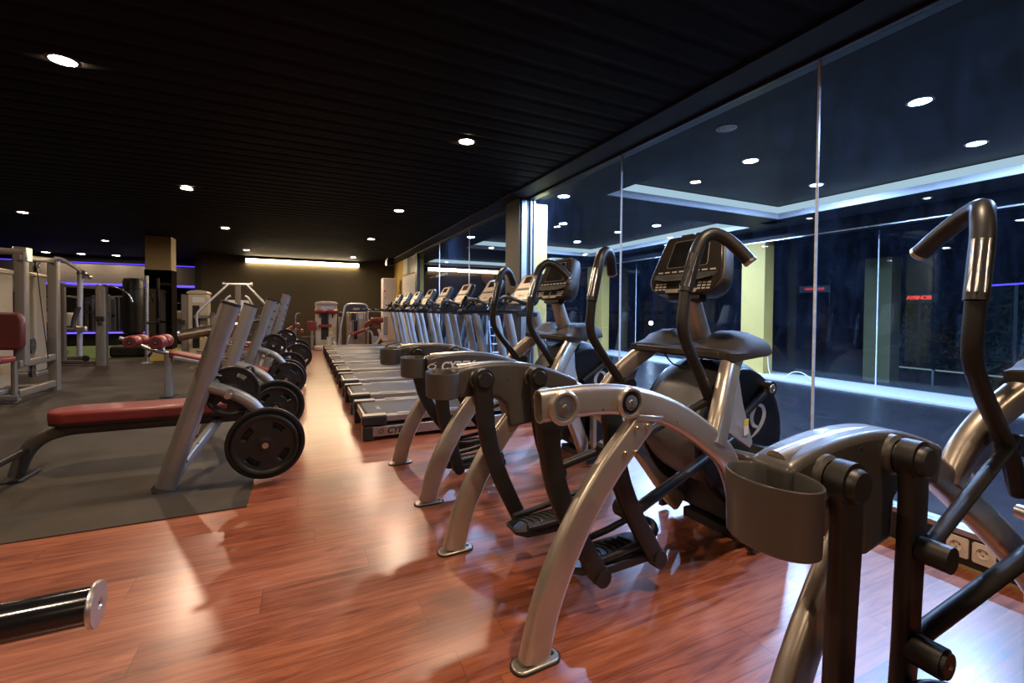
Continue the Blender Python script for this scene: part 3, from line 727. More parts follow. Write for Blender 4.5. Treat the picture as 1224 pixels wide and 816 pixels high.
    # shelf over the flywheel
    b = BM(); rows = []
    prof_y = [(-.385, .925), (-.37, .955), (-.33, .985), (-.25, 1.008), (-.16, 1.012), (-.09, .975), (0, .962), (.09, .975), (.16, 1.012), (.25, 1.008), (.33, .985), (.37, .955), (.385, .925)]
    def shelf_row(x, dz, k, base): return [(x, q[0] * k, q[1] + dz) for q in prof_y] + [(x, q[0] * k, base) for q in prof_y[::-1]]
    def row2(x, f, k, base): return [(x, q[0] * k, .926 + (q[1] - .926) * f) for q in prof_y] + [(x, q[0] * k, base) for q in prof_y[::-1]]
    loft(b, [row2(1.640, .02, .78, .896), row2(1.645, .16, .80, .893), row2(1.675, .20, .82, .893), row2(1.70, .36, .825, .896), row2(1.745, .90, .83, .900), row2(1.78, 1.02, .83, .903), row2(1.88, 1.02, .82, .910), row2(1.945, .85, .75, .915)])
    sf = obj('console_shelf', b, 'shelf', t, sharp=28)
    b = BM(); bx(b, 1.632, 1.645, -.25, .25, .900, .928); obj('shelf_lip', b, 'console_grey', sf, bevel=.003)
    b = BM(); sweep(b, cr([(1.825, 0, .94), (1.79, 0, 1.03), (1.755, 0, 1.13), (1.715, 0, 1.25)], 4), rrect(.125, .085, .038, 5), ref=(0, 1, 0), scale=[1 - .02 * i for i in range(13)]); obj('console_post', b, 'champagne', t)
    # console
    cm = frame((1.675, 0, 1.195), (0, -1, 0), (.30, 0, .953)); cm = Matrix(cm)   # local x to the user's right, y up the face, z towards the user
    def cbox(bm, x0, x1, y0, y1, z0, z1): bx(bm, x0, x1, y0, y1, z0, z1)
    out = [(-.15, -.005), (.15, -.005), (.20, .02), (.222, .06), (.215, .12), (.175, .285), (.155, .302), (-.155, .302), (-.175, .285), (-.215, .12), (-.222, .06), (-.20, .02)]
    b = BM(); loft(b, [[(p[0] * .80, .05 + (p[1] - .05) * .8, -.115) for p in out], [(p[0] * .97, p[1], -.07) for p in out], [(p[0], p[1], -.03) for p in out], [(p[0], p[1], 0) for p in out]])
    co = obj('console', b, 'console_grey', t, mtx=cm, bevel=.006)
    b = BM(); prism(b, [(p[0] * .94, p[1] * .965 + .004) for p in out], .0, .004, 'z'); fc = obj('face_panel', b, 'screen', co, mtx=cm, bevel=.0015)
    sc = [(-.115, .13), (.115, .13), (.122, .14), (.105, .262), (.098, .27), (-.098, .27), (-.105, .262), (-.122, .14)]
    b = BM(); prism(b, sc, .004, .0052, 'z'); obj('screen_border', b, 'button', fc, mtx=cm)
    b = BM(); prism(b, [(p[0] * .985, .2 + (p[1] - .2) * .98) for p in sc], .0045, .0058, 'z'); obj('screen', b, 'gloss_black', fc, mtx=cm)
    b = BM(); prism(b, [(-.195, .095), (.195, .095), (.17, .070), (.10, .058), (-.10, .058), (-.17, .070)], .003, .006, 'z'); obj('reading_slot', b, 'black', fc, mtx=cm)
    b = BM(); prism(b, [(-.17, .066), (-.10, .054), (.10, .054), (.17, .066), (.172, .072), (.10, .060), (-.10, .060), (-.172, .072)], .003, .022, 'z'); obj('reading_ledge', b, 'console_grey', fc, mtx=cm)
    b = BM()
    for k in range(8): bx(b, -.17 + k * .045, -.17 + k * .045 + .03, .103, .110, .004, .0055)
    obj('key_row', b, 'button', fc, mtx=cm)
    for sx in (-1, 1):
        b = BM()
        for i in range(3):
            for k in range(3): bx(b, sx * .105 + sx * k * .026 - .009, sx * .105 + sx * k * .026 + .009, .012 + i * .014, .019 + i * .014, .004, .0055)
        obj('keypad', b, 'button', fc, mtx=cm)
    b = BM(); lathe(b, [(.013, 0), (.013, .003), (.009, .003), (.009, .002), (0, .002)], (.0, .036, .003), (0, 0, 1), 20); obj('start_button', b, 'green', fc, mtx=cm)
    b = BM(); prism(b, [(-.09, -.002), (.09, -.002), (.10, .017), (-.10, .017)], .004, .0056, 'z'); dp = obj('maker_plate', b, 'console_tan', fc, mtx=cm)
    b = BM(); lathe(b, [(.0135, 0), (.0135, .0015), (0, .0015)], (0, .008, .0056), (0, 0, 1), 24); obj('round_sticker', b, 'black_print', dp, mtx=cm)
    text('lettering', '16', 'red_print', dp, cm @ Matrix.Translation((0, .008, .0073)), .016, .0002, bold=.0006)
    b = BM(); bx(b, -.09, -.02, .306, .312, -.04, -.01); bx(b, .0, .08, .306, .312, -.04, -.01); obj('top_vent', b, 'gloss_black', co, mtx=cm)
    b = BM(); bx(b, -.10, .10, -.03, -.003, -.07, -.02); obj('mount', b, 'black', co, mtx=cm, bevel=.004)
    # flywheel housing
    cx, cz, R = 1.90, .50, .335
    def ringp(y, k, sq, low=.82):
        pts = []
        for i in range(40):
            a = 2 * PI * i / 40; x = math.cos(a); z = math.sin(a)
            kk = k * (1 if z > 0 else 1 - .08 * -z)
            pts.append((cx + R * kk * x * (1 if z > -.2 else 1 - .22 * (-z - .2)), y, max(.055, cz + R * kk * z * (1.12 if z > 0 else low))))
        return pts
    b = BM(); loft(b, [ringp(-.165, .86, 0), ringp(-.16, .90, 0), ringp(-.12, .965, 0), ringp(-.05, 1.0, 0), ringp(.05, 1.0, 0), ringp(.12, .965, 0), ringp(.16, .90, 0), ringp(.165, .86, 0)])
    hs = obj('flywheel_housing', b, 'shell', t)
    for s in (-1, 1):
        b = BM(); loft(b, [ringp(s * .16, .895, 0, 1.15), ringp(s * .178, .885, 0, 1.15), ringp(s * .182, .86, 0, 1.15), ringp(s * .178, .80, 0, 1.15), ringp(s * .178, .10, 0, 1.15)]); dc = obj('side_disc', b, 'disc', hs)
        b = BM(); swirl(b, frame((2.015, s * .1786, .60), (1 if s < 0 else -1, 0, 0), (0, 0, 1)), .092, 1.15, 1.15); obj('emblem', b, 'button', dc)
        a = V((2.06, s * .20, .735)); c = V((1.84, s * .20, .60))
        b = BM(); cyl(b, a, c, .018, 14); cyl(b, a + V((0, s * .02, 0)), a - V((0, s * .03, 0)), .034, 20); ck = obj('crank_arm', b, 'dark_link', dc)
        b = BM(); lathe(b, [(.022, 0), (.02, .004), (.010, .004), (.009, .002), (0, .002)], a + V((0, s * .02, 0)), (0, s, 0), 18); obj('bolt', b, 'zinc', ck)
    b = BM(); prism(b, [(1.925, .06), (2.2, .06), (2.2, .42), (1.97, .47), (1.90, .40)], -.25, .25, 'y'); bc = obj('base_cover', b, 'black', t, bevel=.008)
    for s in (-1, 1):
        b = BM(); bx(b, 1.855, 1.885, s * .29 - .022, s * .29 + .022, .14, .42); br = obj('lever_bracket', b, 'champagne', t, bevel=.004)
        b = BM(); cyl(b, (1.85, s * .27, .17), (1.885, s * .27, .17), .012, 12); obj('bolt', b, 'brass', br)
        b = BM(); cyl(b, (1.82, s * .10, .44), (1.90, s * .34, .43), .024, 16); obj('lever_axle', b, 'zinc', br)
        b = BM(); prism(b, [(1.84, .02), (1.90, .02), (1.90, .20), (1.86, .20)], s * .27 - .012, s * .27 + .012, 'y'); obj('lever_plate', b, 'black', br)
    b = BM(); bx(b, 2.02, 2.12, -.24, .24, .0, .06); obj('front_stabiliser', b, 'black', t, bevel=.015, seg=3)
    b = BM(); bx(b, 1.90, 2.22, -.16, .16, .0, .045); obj('base_rail', b, 'black', t)
    # sagging console cable under the shelf
    b = BM(); tube(b, [(1.70, .14, .91), (1.70, .07, .845), (1.71, 0, .835), (1.74, -.06, .87), (1.77, -.1, .91)], .004, 8, 5); obj('console_cable', b, 'black', t)
    return t
arc_trainer((.315, .30, 0), 'bronze arc trainer cut off by the right edge, its cup holder at the front', drop=.062, ph=(.2, -.03), hph=(0, -13), flare=.9, cupz=.690)
arc_trainer((-.021, 1.556, 0), 'bronze arc trainer with a bare open-ended side arm showing its two hub bolts', rotz=2.17, bare_near=True, ph=(.235, .19), hph=(-3, -10))
arc_trainer((-.026, 2.84, 0), 'bronze arc trainer with white wordmark on its side cover, beside the first treadmill', rotz=1.5, ph=(.12, .30), hph=(-7, -10))

# ------------------------------------------------------------------ treadmills
def treadmill(loc, label):
    t = thing('treadmill', label, 'treadmill', loc, group='treadmills in a row facing the glass wall')
    X0 = .44; HW = .335
    for s in (-1, 1):
        y = s * HW
        b = BM(); bx(b, X0 + .02, 1.95, y - .035, y + .035, .032, .118); lo = obj('lower_frame', b, 'tread_silver', t, bevel=.008)
        b = BM(); bx(b, X0 + .006, X0 + .092, y - .042, y + .042, .004, .128); obj('end_cap', b, 'black', lo, bevel=.014, seg=3)
        if s < 0:
            b = BM(); swirl(b, frame((X0 + .155, y - .0355, .075), (1, 0, 0), (0, 0, 1)), .030, 1.5, .75); obj('emblem', b, 'black_print', lo)
            text('wordmark', 'CYBEX', 'black_print', lo, frame((X0 + .31, y - .0355, .074), (1, 0, 0), (0, 0, 1)), .07, .0005, shear=.22, bold=.002)
        b = BM(); bx(b, X0 + .15, 1.80, y - .035, y + .035, .152, .208); hi = obj('side_rail', b, 'tread_silver', t, bevel=.012, seg=3)
        b = BM(); bx(b, X0, X0 + .205, y - .048, y + .048, .130, .212); ec = obj('end_cap', b, 'black', hi, bevel=.016, seg=3)
        b = BM(); bx(b, X0 + .01, X0 + .20, y - .043, y + .043, .209, .216); obj('cap_top', b, 'console_tan', ec, bevel=.003)
        b = BM(); bx(b, X0 + .30, 1.75, y - .03, y + .030, .2075, .214); obj('foot_strip', b, 'tread_silver', hi, bevel=.002)
        # upright
        P = [(2.30, y, .10), (2.20, y, .50), (2.115, y, .90), (2.065, y, 1.09)]
        b = BM(); sweep(b, cr(P, 5), rrect(.088, .092, .036, 4), ref=(0, 1, 0)); up = obj('upright', b, 'silver', t)
        b = BM(); bx(b, 2.22, 2.40, y - .06, y + .06, .03, .17); obj('upright_foot', b, 'black', up, bevel=.02)
        # handrail, rising to the console
        P = [(1.27, s * .36, 1.085), (1.45, s * .36, 1.09), (1.70, s * .36, 1.09), (1.90, s * .36, 1.09), (1.98, s * .345, 1.13), (2.04, s * .32, 1.22), (2.08, s * .30, 1.29)]
        b = BM(); tube(b, P, .021, 14, 6); hr = obj('handrail', b, 'gloss_black', t)
        b = BM(); lathe(b, [(.0235, 0), (.0235, .03), (.018, .036), (0, .036)], (1.30, s * .36, 1.086), (-1, 0, 0), 16); obj('rail_cap', b, 'black', hr)
        b = BM(); box(b, (1.96, s * .36, 1.065), (.22, .05, .045)); obj('rail_bracket', b, 'black', hr, bevel=.01)
    b = BM(); bx(b, X0 + .06, 1.82, -.305, .305, .165, .200)
    for k in range(1): cyl(b, (X0 + .075, -.29, .165), (X0 + .075, .29, .165), .034, 20)
    bl = obj('running_belt', b, 'belt', t, bevel=.006)
    b = BM(); bx(b, X0 + .03, X0 + .045, -.29, .29, .12, .19); obj('rear_guard', b, 'console_tan', t)
    text('wordmark', 'CYBEX', 'button', bl, frame((X0 + .18, 0, .2004), (0, -1, 0), (1, 0, 0)), .045, .0003, shear=.2)
    b = BM(); bx(b, X0 + .1, 1.9, -.29, .29, .06, .15); obj('deck_pan', b, 'black', t)
    for s in (-1, 1):
        b = BM(); bx(b, .86, 1.02, s * .30 - .03, s * .30 + .03, 0, .04); obj('foot', b, 'rubber_black', t)
    b = BM(); prof = [(1.78, .05), (1.78, .215), (1.86, .26), (2.05, .30), (2.30, .29), (2.40, .22), (2.42, .05)]
    prism(b, prof, -.36, .36, 'y'); mc = obj('motor_cover', b, 'console_grey', t, bevel=.02, seg=3)
    # console: wide lower panel with a tall display
    cm = frame((2.035, 0, 1.17), (0, -1, 0), (.50, 0, .866))
    b = BM(); out = [(-.31, .0), (.31, .0), (.33, .03), (.325, .12), (.245, .16), (.215, .345), (.19, .37), (-.19, .37), (-.215, .345), (-.245, .16), (-.325, .12), (-.33, .03)]
    loft(b, [[(p[0] * .8, .03 + p[1] * .86, -.085) for p in out], [(p[0], p[1], -.045) for p in out], [(p[0], p[1], 0) for p in out]]); co = obj('console', b, 'black', t, mtx=cm, bevel=.006)
    b = BM(); prism(b, [(-.195, .195), (.195, .195), (.18, .352), (-.18, .352)], 0, .006, 'z'); dp = obj('display_panel', b, 'console_tan', co, mtx=cm, bevel=.002)
    b = BM(); bx(b, -.11, .11, .255, .335, .006, .008); obj('screen', b, 'screen', dp, mtx=cm)
    b = BM(); prism(b, [(-.21, .172), (.21, .172), (.205, .192), (-.205, .192)], 0, .012, 'z'); obj('reading_ledge', b, 'black', co, mtx=cm)
    b = BM(); prism(b, [(-.19, .05), (.19, .05), (.20, .168), (-.20, .168)], 0, .006, 'z'); kp = obj('key_panel', b, 'console_tan', co, mtx=cm, bevel=.002)
    b = BM()
    for i in range(4):
        for k in range(2): bx(b, -.125 + i * .02, -.111 + i * .02, .08 + k * .03, .09 + k * .03, .006, .0075); bx(b, .06 + i * .02, .074 + i * .02, .08 + k * .03, .09 + k * .03, .006, .0075)
    obj('keypad', b, 'button', kp, mtx=cm)
    b = BM(); lathe(b, [(.014, .006), (.014, .010), (0, .010)], (-.03, .10, 0), (0, 0, 1), 16); obj('stop_button', b, 'red_print', kp, mtx=cm)
    b = BM(); lathe(b, [(.011, .006), (.011, .009), (0, .009)], (.03, .10, 0), (0, 0, 1), 16); obj('start_button', b, 'green', kp, mtx=cm)
    for s in (-1, 1):
        b = BM(); lathe(b, [(.045, .0), (.043, .02), (.036, .02), (.034, -.0), (0, .0)], (s * .24, .065, 0), (0, 0, 1), 20); obj('bottle_cup', b, 'black', co, mtx=cm)
    # heart-rate bar in front of the console
    b = BM(); tube(b, [(2.02, -.24, 1.17), (1.93, -.17, 1.21), (1.90, -.07, 1.235), (1.90, .07, 1.235), (1.93, .17, 1.21), (2.02, .24, 1.17)], .019, 12, 5); hb = obj('pulse_bar', b, 'black', t)
    for s in (-1, 1):
        b = BM(); tube(b, [(1.905, s * .05, 1.232), (1.915, s * .11, 1.225), (1.94, s * .165, 1.21)], .0205, 12, 4); obj('pulse_plate', b, 'chrome', hb)
    return t
tl = ['silver treadmill nearest the camera, its rear corner and dark wordmark in plain view', 'second treadmill from the camera, just behind the one with the dark wordmark', 'third treadmill from the camera in the row along the glass', 'fourth treadmill from the camera in the row along the glass',
      'fifth treadmill from the camera, fourth from the far end of the row', 'third treadmill from the far end of the row', 'last treadmill but one at the far end of the row', 'last treadmill at the far end of the row, nearest the leg machines']
t0 = treadmill((0, 4.23, 0), tl[0])
for k in range(1, 8): copy_tree(t0, (0, 4.23 + 1.035 * k, 0), tl[k])

# ------------------------------------------------------------------ weight plates and benches
def plate(loc, R, th, label, rotz=0, spin=0, group='weight plates on the bench horns', facing=-1):
    t = thing('weight_plate', label, 'weight plate', loc, group=group)
    b = BM(); n = 72
    rad = [.0188, .021, .026, .040, .30 * R, .40 * R, .555 * R, .585 * R, .745 * R, .775 * R, .84 * R, .88 * R, .93 * R, .97 * R, R]
    hgt = [.86, .9, .9, .55, .5, .42, .42, .42, .44, .46, .52, .80, 1., 1., .80]
    slots = [PI / 4 + spin + k * PI / 2 for k in range(4)]
    def inslot(r, a):
        if not (.57 * R < r < .76 * R): return False
        return any(abs((a - s + PI) % (2 * PI) - PI) < .31 for s in slots)
    for sg in (-1, 1):
        rings = []
        for r, h in zip(rad, hgt):
            if r == 0: rings.append([b.verts.new((0, sg * th / 2 * h, 0))]); continue
            row = []
            for i in range(n):
                a = 2 * PI * i / n
                hh = h
                if inslot(r, a): hh = 0
                row.append(b.verts.new((r * math.cos(a), sg * th / 2 * hh, r * math.sin(a))))
            rings.append(row)
        for a_, c_ in zip(rings, rings[1:]):
            for i in range(n):
                j = (i + 1) % n
                if len(a_) == 1: b.faces.new((a_[0], c_[i], c_[j]))
                elif all(inslot(math.hypot(v.co.x, v.co.z), math.atan2(v.co.z, v.co.x) % (2 * PI)) for v in (a_[i], a_[j], c_[j], c_[i])): continue   # grip slot goes right through
                else: b.faces.new((a_[i], a_[j], c_[j], c_[i]))
        if sg == -1: last = rings[-1]; first = rings[0]
        else:
            for i in range(n): j = (i + 1) % n; b.faces.new((first[j], first[i], rings[0][i], rings[0][j]))
            for i in range(n): j = (i + 1) % n; b.faces.new((last[i], last[j], rings[-1][j], rings[-1][i]))
    obj('disc', b, 'iron', t, sharp=30)
    b = BM(); lathe(b, [(.022, -th / 2 * 1.02), (.030, -th / 2 * 1.02), (.030, -th / 2 * .5), (.022, -th / 2 * .5)], (0, 0, 0), (0, 1, 0), 24); obj('hub_ring', b, 'gloss_black', t)
    return t

def rack_bench(loc, kind, label, ztop, xtop, studs=False):
    t = thing('weight_bench', label, 'weight bench', loc, group='weight benches along the matting edge')
    for s in (-1, 1):
        y = s * .6
        b = BM(); P = [(-.755, y, 0), (xtop, y, ztop)]
        d = (V(P[1]) - V(P[0])).normalized()
        sweep(b, P, rrect(.095, .112, .045, 6), ref=(0, 1, 0)); up = obj('upright', b, 'rack_silver', t)
        e = V(P[1]); b = BM(); sweep(b, [e - d * .012, e + d * .006], rrect(.099, .116, .046, 6), ref=(0, 1, 0)); obj('top_rim', b, 'black', up)
        b = BM(); cyl(b, V(P[0]) + V((-.0, 0, 0)), V(P[0]) + V((.008, 0, .022)), .070, 20, .062); obj('rubber_foot', b, 'rubber_black', up)
        # catch peg for the bar
        f = .955 / ztop; c = V((-.755 + (xtop + .755) * f, y, ztop * f))
        b = BM(); cyl(b, c + V((-.03, 0, .01)), c + V((-.205, 0, -.026)), .029, 18); cyl(b, c + V((-.205, 0, -.026)), c + V((-.215, 0, -.028)), .033, 18)
        pg = obj('bar_catch', b, 'chrome' if s > 0 else 'worn_steel', up)
        b = BM(); cyl(b, c + V((-.2151, 0, -.028)), c + V((-.2165, 0, -.0282)), .018, 16); obj('catch_bore', b, 'black', pg)
        b = BM(); box(b, c + V((-.115, 0, .018)), (.19, .040, .020), Matrix.Rotation(math.radians(-11), 3, 'Y')); obj('catch_liner', b, 'worn_steel', pg)
        for k in range(6 if studs else 3):
            q = c + d * (-.26 + .10 * k)
            b = BM(); cyl(b, q + V((-.05, 0, .02)), q + V((-.085, 0, .028)), .008, 10); cyl(b, q + V((.05, 0, -.02)), q + V((.08, 0, -.027)), .009, 10); obj('stud', b, 'chrome', up)
        # curved plate arm
        P = [(-.56, y, .625), (-.44, y, .578), (-.335, y, .520), (-.262, y, .44), (-.222, y, .34), (-.212, y, .235)]
        b = BM(); tube(b, P, .038, 18, 6); pa = obj('plate_arm', b, 'rack_silver', t)
        for hx, hz in ((-.415, .567), (-.214, .242)):
            b = BM(); cyl(b, (hx, y - .12, hz), (hx, y + .12, hz), .0175, 16); hn = obj('plate_horn', b, 'zinc', pa)
            b = BM(); lathe(b, [(.019, 0), (.019, .006), (.010, .006), (.008, .003), (0, .003)], (hx, y - .12, hz), (0, -1, 0), 18); obj('end_cap', b, 'zinc', hn)
            b = BM(); cyl(b, (hx, y - .036, hz), (hx, y + .036, hz), .028, 18); obj('weld_collar', b, 'rack_silver', hn)
        # brace from the upright to the middle
        b = BM(); sweep(b, cr([(-.70, y, .09), (-.66, s * .42, .15), (-.60, s * .2, .235), (-.57, 0, .27)], 5), rrect(.05, .075, .02, 3), ref=(1, 0, 0)); obj('brace', b, 'rack_silver', t)
        b = BM()
        for q in ((-.675, s * .50, .12), (-.645, s * .34, .185)): cyl(b, V(q) + V((0, 0, -.01)), V(q) + V((.02, -.035, .035)), .009, 10)
        obj('bolt', b, 'zinc', t)
    if kind == 'flat':
        P = [(-.40, 0, .298), (-.80, 0, .298), (-1.25, 0, .298), (-1.42, 0, .290), (-1.54, 0, .245), (-1.615, 0, .15), (-1.655, 0, .02)]
        b = BM(); sweep(b, cr(P, 5), rrect(.062, .085, .028, 4), ref=(0, 1, 0)); fr = obj('frame', b, 'shroud', t)
        b = BM(); box(b, (-1.66, 0, .012), (.16, .24, .024)); obj('foot_plate', b, 'rubber_black', fr, bevel=.008)
        b = BM(); tube(b, [(-1.60, -.36, .185), (-1.60, .24, .185)], .021, 14); obj('foot_peg', b, 'black', fr)
        b = BM(); box(b, (-.40, 0, .298), (.02, .07, .095)); obj('frame_cap', b, 'black', fr, bevel=.006)
        def pad(x0, x1, hw, nm):
            R = []
            o = [(x0, 0)]
            prof = [(x1, -hw), (x1, hw), (x0 + .10, hw), (x0 + .02, hw * .55), (x0, 0), (x0 + .02, -hw * .55), (x0 + .10, -hw)] if nm == 0 else [(x1, -hw), (x1, hw), (x0, hw), (x0, -hw)]
            b = BM(); prism(b, prof, .345, .430, 'z'); p = obj('seat_pad', b, 'red_vinyl', t, bevel=.022, seg=4)
            b = BM(); prism(b, [((q[0] - (x0 + x1) / 2) * .985 + (x0 + x1) / 2, q[1] * .97) for q in prof], .338, .350, 'z'); obj('pad_board', b, 'black', p)
        pad(-1.50, -.705, .145, 0); pad(-.69, -.375, .145, 1)
    elif kind == 'decline':
        b = BM(); sweep(b, [(-1.53, 0, 0), (-1.53, 0, .55)], rrect(.085, .085, .02, 3), ref=(0, 1, 0)); ps = obj('post', b, 'silver', t)
        b = BM(); box(b, (-1.53, 0, .008), (.13, .26, .016)); obj('foot_plate', b, 'black', ps)
        b = BM(); sweep(b, cr([(-1.55, 0, .51), (-.95, 0, .345), (-.45, 0, .21)], 4), rrect(.06, .055, .02, 3), ref=(0, 1, 0)); fr = obj('frame', b, 'silver', t)
        b = BM(); sweep(b, [(-.50, 0, .22), (-.36, 0, .02)], rrect(.06, .055, .02, 3), ref=(0, 1, 0)); obj('frame_foot', b, 'silver', fr)
        for x0, x1, z0, z1, in ((-1.50, -.98, .575, .435), (-.95, -.42, .425, .29)):
            b = BM(); pr_ = [(x0, z0), (x1, z1), (x1, z1 - .085), (x0, z0 - .085)]; prism(b, pr_, -.14, .14, 'y'); p = obj('back_pad', b, 'red_vinyl', t, bevel=.022, seg=4)
        b = BM(); sweep(b, cr([(-1.45, -.155, .50), (-1.2, -.155, .435), (-1.05, -.155, .395)], 3), rrect(.014, .04, .005, 2), ref=(0, 1, 0)); obj('side_plate', b, 'silver', fr)
        b = BM(); sweep(b, cr([(-1.50, 0, .53), (-1.68, 0, .58), (-1.84, 0, .66), (-2.0, 0, .735)], 4), rrect(.05, .045, .018, 3), ref=(0, 1, 0)); ra = obj('roller_arm', b, 'silver', t)
        b = BM(); tube(b, [(-1.58, 0, .555), (-1.60, 0, .685)], .022, 12); tube(b, [(-1.60, -.26, .685), (-1.60, .26, .685)], .014, 10); tube(b, [(-1.84, -.26, .69), (-1.84, .26, .69)], .014, 10); obj('roller_axle', b, 'zinc', ra)
        for x, z, r in ((-1.60, .685, .082), (-1.84, .695, .075)):
            for s in (-1, 1):
                b = BM(); lathe(b, [(0, -.1), (r * .8, -.1), (r, -.075), (r * 1.04, 0), (r, .075), (r * .8, .1), (0, .1)], (x, s * .14, z), (0, 1, 0), 24); ro = obj('roller', b, 'red_vinyl', ra)
                b = BM(); cyl(b, (x, s * .14 - .1005, z), (x, s * .14 - .106, z), .028, 16); obj('roller_cap', b, 'black', ro)
        b = BM(); cyl(b, (-1.70, -.0, .545), (-1.70, -.10, .52), .016, 10); obj('lock_pin', b, 'black', ra)
    else:
        b = BM(); sweep(b, cr([(-1.55, 0, .03), (-1.35, 0, .22), (-1.0, 0, .30), (-.6, 0, .30)], 4), rrect(.06, .07, .02, 3), ref=(0, 1, 0)); fr = obj('frame', b, 'silver', t)
        b = BM(); box(b, (-1.56, 0, .015), (.14, .3, .03)); obj('foot_plate', b, 'black', fr, bevel=.008)
        b = BM(); prism(b, [(-1.35, .42), (-1.0, .38), (-1.0, .47), (-1.35, .50)], -.16, .16, 'y'); obj('seat_pad', b, 'red_vinyl', t, bevel=.022, seg=4)
        b = BM(); prism(b, [(-.98, .46), (-.52, 1.02), (-.46, .97), (-.90, .42)], -.15, .15, 'y'); obj('back_pad', b, 'red_vinyl', t, bevel=.022, seg=4)
        b = BM(); sweep(b, [(-.92, 0, .33), (-.62, 0, .80)], rrect(.05, .05, .015, 3), ref=(0, 1, 0)); obj('back_support', b, 'silver', t)
    return t

rack_bench((0, 3.90, 0), 'flat', 'flat weight bench with oxblood pads nearest the camera, plates on its right', 1.13, -.41)
rack_bench((.03, 6.77, 0), 'decline', 'decline bench with padded leg rollers behind the flat bench', 1.205, -.375, True)
rack_bench((.14, 9.62, 0), 'incline', 'weight bench farthest back of the three with leaning grey uprights', 1.37, -.415, True)
UH, LH = (-.415, .567), (-.214, .242)
G = 'weight plates on the bench horns'
PL = [((LH[0], 3.3 - .099, .242), .190, .040, 'smaller black plate on the front of the nearest pair, facing the camera', 0.2),
      ((LH[0], 3.3 - .060, .242), .226, .034, 'largest black plate, behind a smaller one on the nearest horn', .9),
      ((UH[0], 3.3 + .075, .567), .158, .034, 'black plate on the upper horn behind the nearest curved plate arm', .3),
      ((LH[0], 4.5 - .101, .242), .178, .034, 'medium black plate in front of a bigger one on the second curved plate arm', 0.),
      ((LH[0], 4.5 - .062, .242), .228, .034, 'big black plate behind a medium one on the second curved plate arm', .5),
      ((LH[0] + .03, 6.17 - .065, .242), .205, .036, 'black plate on the third curved plate arm from the camera, front one', .1),
      ((LH[0] + .03, 6.17 + .065, .242), .226, .034, 'black plate hidden mostly behind the third curved plate arm', .6),
      ((UH[0] + .03, 7.37 - .105, .567), .170, .034, 'black plate with bright slots high on the fourth plate arm', .4),
      ((LH[0] + .03, 7.37 - .065, .242), .228, .036, 'big black plate low on the fourth plate arm, beside the wood floor', .8),
      ((LH[0] + .14, 9.02 - .065, .242), .226, .036, 'black plate low on the fifth plate arm from the camera', .2),
      ((UH[0] + .14, 9.02 - .105, .567), .170, .034, 'black plate high on the fifth plate arm from the camera', .1),
      ((LH[0] + .14, 10.22 - .065, .242), .226, .036, 'black plate farthest from the camera, low on the last plate arm', .7)]
for p, R, th, l, sp in PL: plate(p, R, th, l, spin=sp)
t = thing('plate_collar', 'small black collar on the upper horn of the second plate arm', 'collar', (UH[0], 4.5 - .08, .567))
b = BM(); lathe(b, [(.0186, -.018), (.038, -.018), (.042, -.008), (.042, .008), (.038, .018), (.0186, .018), (.0186, -.018)], (0, 0, 0), (0, 1, 0), 28); obj('ring', b, 'rubber_black', t)
b = BM(); cyl(b, (0, -.019, .02), (.012, -.026, .03), .009, 10); obj('screw', b, 'chrome', t)

# horn of a plate tree whose post stands left of the view
t = thing('plate_tree', 'black weight horn with a silver end disc reaching in at the lower left corner', 'weight rack', (-1.20, 1.25, 0))
b = BM(); sweep(b, [(0, 0, .02), (0, 0, 1.25)], rrect(.08, .08, .02, 3), ref=(0, 1, 0)); obj('post', b, 'silver', t)
b = BM(); bx(b, -.35, .12, -.05, .05, 0, .05); bx(b, -.08, .08, -.35, .35, 0, .05); obj('foot', b, 'silver', t, bevel=.01)
for z, x1 in ((.455, .785), (.95, .45)):
    b = BM(); cyl(b, (.03, 0, z), (x1, 0, z), .0385, 28); hn = obj('horn', b, 'gloss_black', t)
    b = BM(); lathe(b, [(0, 0), (.040, 0), (.0465, .003), (.0475, .008), (.0455, .013), (.012, .0145), (.010, .0105), (0, .0105)], (x1, 0, z), (1, 0, 0), 36); ec = obj('end_disc', b, 'alu', hn)
    b = BM(); cyl(b, (x1 + .0106, 0, z), (x1 + .012, 0, z), .006, 6); obj('bolt', b, 'black', ec)

